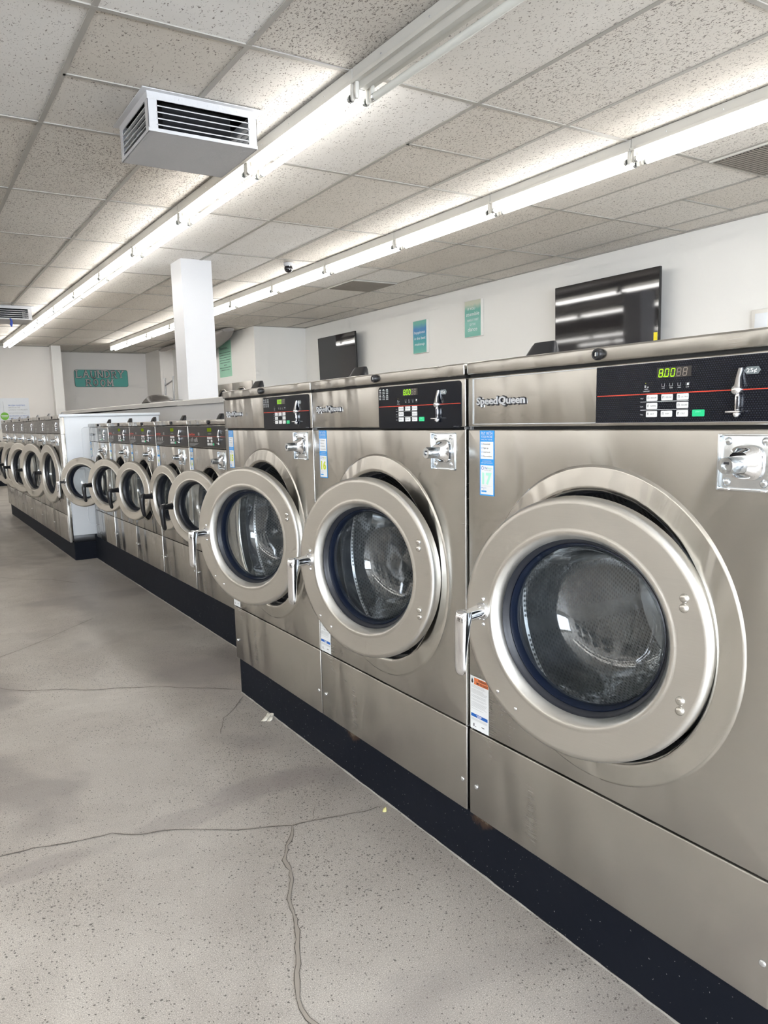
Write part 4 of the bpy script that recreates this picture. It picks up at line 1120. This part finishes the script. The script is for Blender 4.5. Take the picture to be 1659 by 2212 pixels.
# ------------------------------------------------------------------ LAUNDRY ROOM sign: raised serif letters on a teal board
GL = {'L': ([[(0, 0), (0, 1)], [(0, 0), (.6, 0)], [(.6, 0), (.6, .2)]], .6, [(0, 1), (0, 0)]),
      'A': ([[(0, 0), (.36, 1)], [(.36, 1), (.72, 0)], [(.14, .36), (.58, .36)]], .72, [(0, 0), (.72, 0)]),
      'U': ([[(0, 1), (0, .3), (.1, .07), (.3, 0), (.5, .07), (.6, .3), (.6, 1)]], .6, [(0, 1), (.6, 1)]),
      'N': ([[(0, 0), (0, 1)], [(0, 1), (.62, 0)], [(.62, 0), (.62, 1)]], .62, [(0, 0), (0, 1), (.62, 1)]),
      'D': ([[(0, 0), (0, 1), (.3, 1), (.55, .82), (.63, .5), (.55, .18), (.3, 0), (0, 0)]], .63, [(0, 0), (0, 1)]),
      'R': ([[(0, 0), (0, 1), (.38, 1), (.55, .88), (.55, .64), (.38, .52), (0, .52)], [(.3, .52), (.62, 0)]], .62, [(0, 0), (0, 1), (.62, 0)]),
      'Y': ([[(0, 1), (.33, .5), (.66, 1)], [(.33, .5), (.33, 0)]], .66, [(0, 1), (.66, 1), (.33, 0)]),
      'O': ([[(.33, 0), (.1, .15), (0, .5), (.1, .85), (.33, 1), (.56, .85), (.66, .5), (.56, .15), (.33, 0)]], .66, []),
      'M': ([[(0, 0), (0, 1)], [(0, 1), (.38, .25)], [(.38, .25), (.76, 1)], [(.76, 1), (.76, 0)]], .76, [(0, 0), (0, 1), (.76, 1), (.76, 0)])}
def stroke(b, p, q, w, z0, z1, mat):
    p, q = Vector((*p, 0)), Vector((*q, 0)); d = (q - p).normalized(); n = Vector((-d.y, d.x, 0)) * w; p = p - d * w * .5; q = q + d * w * .5
    pts = [p + n, p - n, q - n, q + n]
    F = FB(0, 0, 0); vs = [F @ Vector((a.x, a.y, z)) for z in (z0, z1) for a in pts]
    b.addgeo(vs, [(0, 1, 2, 3), (7, 6, 5, 4), (0, 4, 5, 1), (1, 5, 6, 2), (2, 6, 7, 3), (3, 7, 4, 0)], mat)
t = thing('wall_sign', (3.245, 16.715, 1.895), 'teal sign with raised letters reading LAUNDRY ROOM on the back wall', 'sign')
b = MB(); b.rect(FB(0, 0, 0), 0, 0, 1.10, .355, 'ink', .0, .045, .012); b.rect(FB(0, 0, 0), .006, .006, 1.094, .349, 'teal', .012, .042, .004); b.build('board', t, smooth=False)
def word(wd, x, z, h, gap, w=.0105):
    for i, ch in enumerate(wd):
        st, adv, ser = GL[ch]; b = MB(); dz = .007 * math.sin(i * 2.1)
        for m_, ww, za, zb_ in (('ink', w * 1.7, .016, .022), ('signletter', w, .022, .032)):
            for line in st:
                for p, q in zip(line, line[1:]):
                    stroke(b, (x + p[0] * h, z + dz + p[1] * h), (x + q[0] * h, z + dz + q[1] * h), ww, za, zb_, m_)
            for sx, sy in ser: stroke(b, (x + sx * h - .024, z + dz + sy * h), (x + sx * h + .024, z + dz + sy * h), ww * .62, za, zb_ + .0005, m_)
        b.build('letter', t, smooth=False); x += adv * h + gap
word('LAUNDRY', .045, .195, .140, .055); word('ROOM', .235, .025, .128, .062)

# green notice above the dryers, service poster at the far left
t = thing('poster', (5.04, 13.05, 1.880), 'pale green printed notice on the wall above the dryers', 'poster')
b = MB(); b.rect(FR(0, 0), 0, 0, .572, .606, 'green_paper', .0, 0, .003); b.build('sheet', t, smooth=False)
b = MB(); b.text('Reminder...', FR(-.05, .475), .050, 'ink', .42, .0036)
for k, (l, r_) in enumerate(((.02, .55), (.04, .53), (.02, .54), (.03, .55), (.05, .5), (.22, .36), (.02, .54), (.08, .46))):
    z = .415 - k * .043; x = l
    rr = random.Random(k)
    while x < r_: w_ = rr.uniform(.02, .055); b.rect(FR(-x, z), 0, 0, min(w_, r_ - x), .009, 'ink', .0036); x += w_ + .009
b.build('print', t, smooth=False)
t = thing('poster', (1.15, 15.685, 1.06), 'white service poster with a green disc on the back wall at the left edge', 'poster')
b = MB(); b.rect(FB(0, 0, 0), 0, 0, 1.03, .58, 'white_lam', 0, 0, .006); b.rect(FB(0, 0, 0), .70 - .12, .02, .704 - .12, .52, 'grey_ink', .0065); b.build('sheet', t, smooth=False)
b = MB(); n = .0070
for txt, z, w_, m_, h_ in (('PRUEBA NUESTRO', .430, .29, 'deep_blue', .026), ('SERVICIO DE', .392, .20, 'grey_ink', .024), ('LAVADO Y DOBLADO', .350, .33, 'grey_ink', .024), ('SOMOS LOS MEJORES DEL AREA', .305, .25, 'grey_ink', .010), ('PREGUNTA A NUESTRO PERSONAL', .285, .30, 'grey_ink', .010), ('MANTENEMOS LOS PRECIOS', .235, .34, 'deep_blue', .022), ('MAS BAJOS DE LA ZONA', .195, .33, 'deep_blue', .022)):
    b.text(txt, FB(.665, z, 0), h_, m_, w_, n)
b.rect(FB(0, 0, 0), .40, .30, .52, .303, 'grey_ink', n); b.rect(FB(0, 0, 0), .40, .275, .50, .278, 'grey_ink', n)
b.build('print', t, smooth=False)
b = MB(); b.lathe([(.072, .0072), (.001, .0072)], (.59, 0, .245), 'leadgreen', 32, 'y'); b.rect(FB(.53, .245, 0), 0, .004, .12, .016, 'paper', .008); b.rect(FB(.54, .225, 0), 0, .004, .10, .014, 'paper', .008)
b.build('disc', t, smooth=False)

# ------------------------------------------------------------------ dryers set in the wall beyond the pillar
def make_dryer(yc, label):
    t = thing('tumble_dryer', (5.035, yc, 0), label, 'tumble dryer', 'tumble dryers in the back wall'); w = .422
    b = MB(); b.box((-.02, -w, .06), (.0, w, 1.755), 'steel_dull', .003); b.box((-.01, -w, .0), (.0, w, .06), 'dark'); b.build('cabinet', t)
    for zc in (1.375, .56):
        b = MB(); b.lathe([(.315, -.0), (.312, .014), (.300, .020), (.285, .016), (.275, .006)], (-.02, .0, zc), 'steel_bez', 56); b.lathe([(.275, .006), (.262, .018), (.235, .020), (.225, .008)], (-.02, 0, zc), 'rubber', 56)
        d = b.build('door', t)
        b = MB(); b.lathe([(.226, .008), (.001, .010)], (-.02, 0, zc), 'screen', 40); b.build('door_glass', d)
    return t
d0 = make_dryer(12.028, 'stainless stacked dryer at the wall corner, nearer of the ones seen beside the pillar')
for k, lab in ((1, 'stainless stacked dryer beneath the green notice, close to the pillar'), (2, 'stainless stacked dryer beyond the one beneath the green notice')):
    c = copy_tree(d0); c.location.y = 12.028 + .848 * k; c['label'] = lab

for k in range(7):  # unseen dryers added so the steel fronts reflect darker bands
    c = copy_tree(d0); c.location = (XL + .03, -.9 + .9 * k + (.5 if k > 3 else 0), 0); c.rotation_euler = (0, 0, PI); c['label'] = 'unseen stacked dryer added opposite for reflections in the steel, outside the photo'; c['group'] = 'unseen tumble dryers added for reflections'
# ------------------------------------------------------------------ laundry cart behind the bulkhead, dark bag on the ledge
t = thing('laundry_cart', (3.5, 11.15, 0), 'laundry cart whose grey hanging rail stands up behind the ledge, beside the pillar', 'laundry cart', rz=.0)
b = MB()
for y, zt in ((.195, 1.745), (-.195, 1.755)): b.tube([(0, y, .15), (0, y, zt)], .014, 'sheet', 10); b.tube([(0, y, zt), (0, y, zt + .02)], .018, 'sheet', 10)
b.tube([(0, .195, 1.66), (0, -.195, 1.715)], .012, 'sheet', 10); b.build('hanging_rail', t)
b = MB()
for z in (.25, .42, .60, .82):
    b.tube([(-.25, -.4, z), (.25, -.4, z), (.25, .4, z), (-.25, .4, z), (-.25, -.4, z)], .006 if z < .8 else .012, 'chrome', 8)
for i in range(9):
    y = -.4 + .1 * i
    for x in (-.25, .25): b.tube([(x, y, .25), (x, y, .82)], .003, 'chrome', 6)
for i in range(1, 5):
    for y in (-.4, .4): b.tube([(-.25 + .1 * i, y, .25), (-.25 + .1 * i, y, .82)], .003, 'chrome', 6)
b.box((-.25, -.4, .24), (.25, .4, .25), 'chrome'); b.build('basket', t)
for x in (-.2, .2):
    for y in (-.35, .35):
        b = MB(); b.lathe([(.05, -.015), (.05, .015)], (x, y, .05), 'black', 20, 'x', True, True); b.box((x - .006, y - .02, .05), (x + .006, y + .02, .25), 'chrome'); b.build('caster', t)
b = MB(); secs = []
for i in range(15):
    f = i / 14; y = 8.10 - .86 * f
    hgt = (.012 + .085 * math.sin(min(1, f / .32) * PI / 2) * (1 if f < .3 else max(.18, 1 - (f - .3) / .28))) * .55
    secs.append(((2.33 + .02 * math.sin(f * 7), y, 1.288 + hgt * .95), (.11 + .03 * math.sin(f * 5), 0, 0), (0, 0, hgt)))
b.loft(secs, 'leather', 24, 2.3); tag(b.build('bag'), 'dark crumpled bag lying on the ledge to the left of the pillar', 'bag')

# litter by the kerb
b = MB(); r = random.Random(5)
for k in range(5):
    x, y = 1.062 + r.uniform(-.018, .014), 2.442 + r.uniform(-.03, .03); s_ = r.uniform(.007, .016)
    b.loft([((x, y, .0015), (s_, 0, .001), (0, s_ * .7, .0)), ((x + .003, y, .007), (s_ * .8, 0, .004), (0, s_ * .6, 0)), ((x + .005, y + .004, .0105), (s_ * .3, 0, .002), (0, s_ * .4, 0))], 'scrap', 9, 1.6)
tag(b.build('paper_scrap'), 'crumpled pale paper scrap on the floor by the black kerb', 'litter')
b = MB(); b.loft([((1.055, 1.650, .001), (.007, 0, 0), (0, .006, 0)), ((1.056, 1.651, .006), (.006, 0, 0), (0, .005, 0)), ((1.058, 1.652, .009), (.003, 0, .001), (0, .003, 0))], 'pale_yellow', 9, 1.7)
tag(b.build('wrapper_scrap'), 'tiny yellowish wrapper scrap on the floor where the long crack meets the kerb', 'litter')

# ------------------------------------------------------------------ daylight through the shop window, exposure
w = bpy.data.worlds.new('sky'); scn.world = w; w.use_nodes = True
bg = w.node_tree.nodes.get('Background') or w.node_tree.nodes.new('ShaderNodeBackground')
bg.inputs[0].default_value = (.83, .905, 1.0, 1); bg.inputs[1].default_value = 4.9
pl = bpy.data.lights.new('window_portal', 'AREA'); pl.shape = 'RECTANGLE'; pl.size = 10.8; pl.size_y = 1.85
pl.cycles.is_portal = True
po = bpy.data.objects.new('window_portal', pl); COL.objects.link(po); po.location = (-.05, YN - .02, 1.4); po.rotation_euler = (PI / 2, 0, 0)

scn.view_settings.view_transform = 'Standard'; scn.view_settings.look = 'None'
scn.view_settings.gamma = 1; scn.view_settings.use_curve_mapping = False; scn.view_settings.exposure = 1.60
cy = scn.cycles
cy.max_bounces = 5; cy.diffuse_bounces = 3; cy.glossy_bounces = 3; cy.transmission_bounces = 2; cy.transparent_max_bounces = 8
cy.caustics_reflective = False; cy.caustics_refractive = False
cy.use_denoising = True; cy.use_adaptive_sampling = True; cy.adaptive_threshold = .09; cy.adaptive_min_samples = 14
cy.sample_clamp_indirect = 6
try: cy.denoiser = 'OPENIMAGEDENOISE'
except Exception: pass
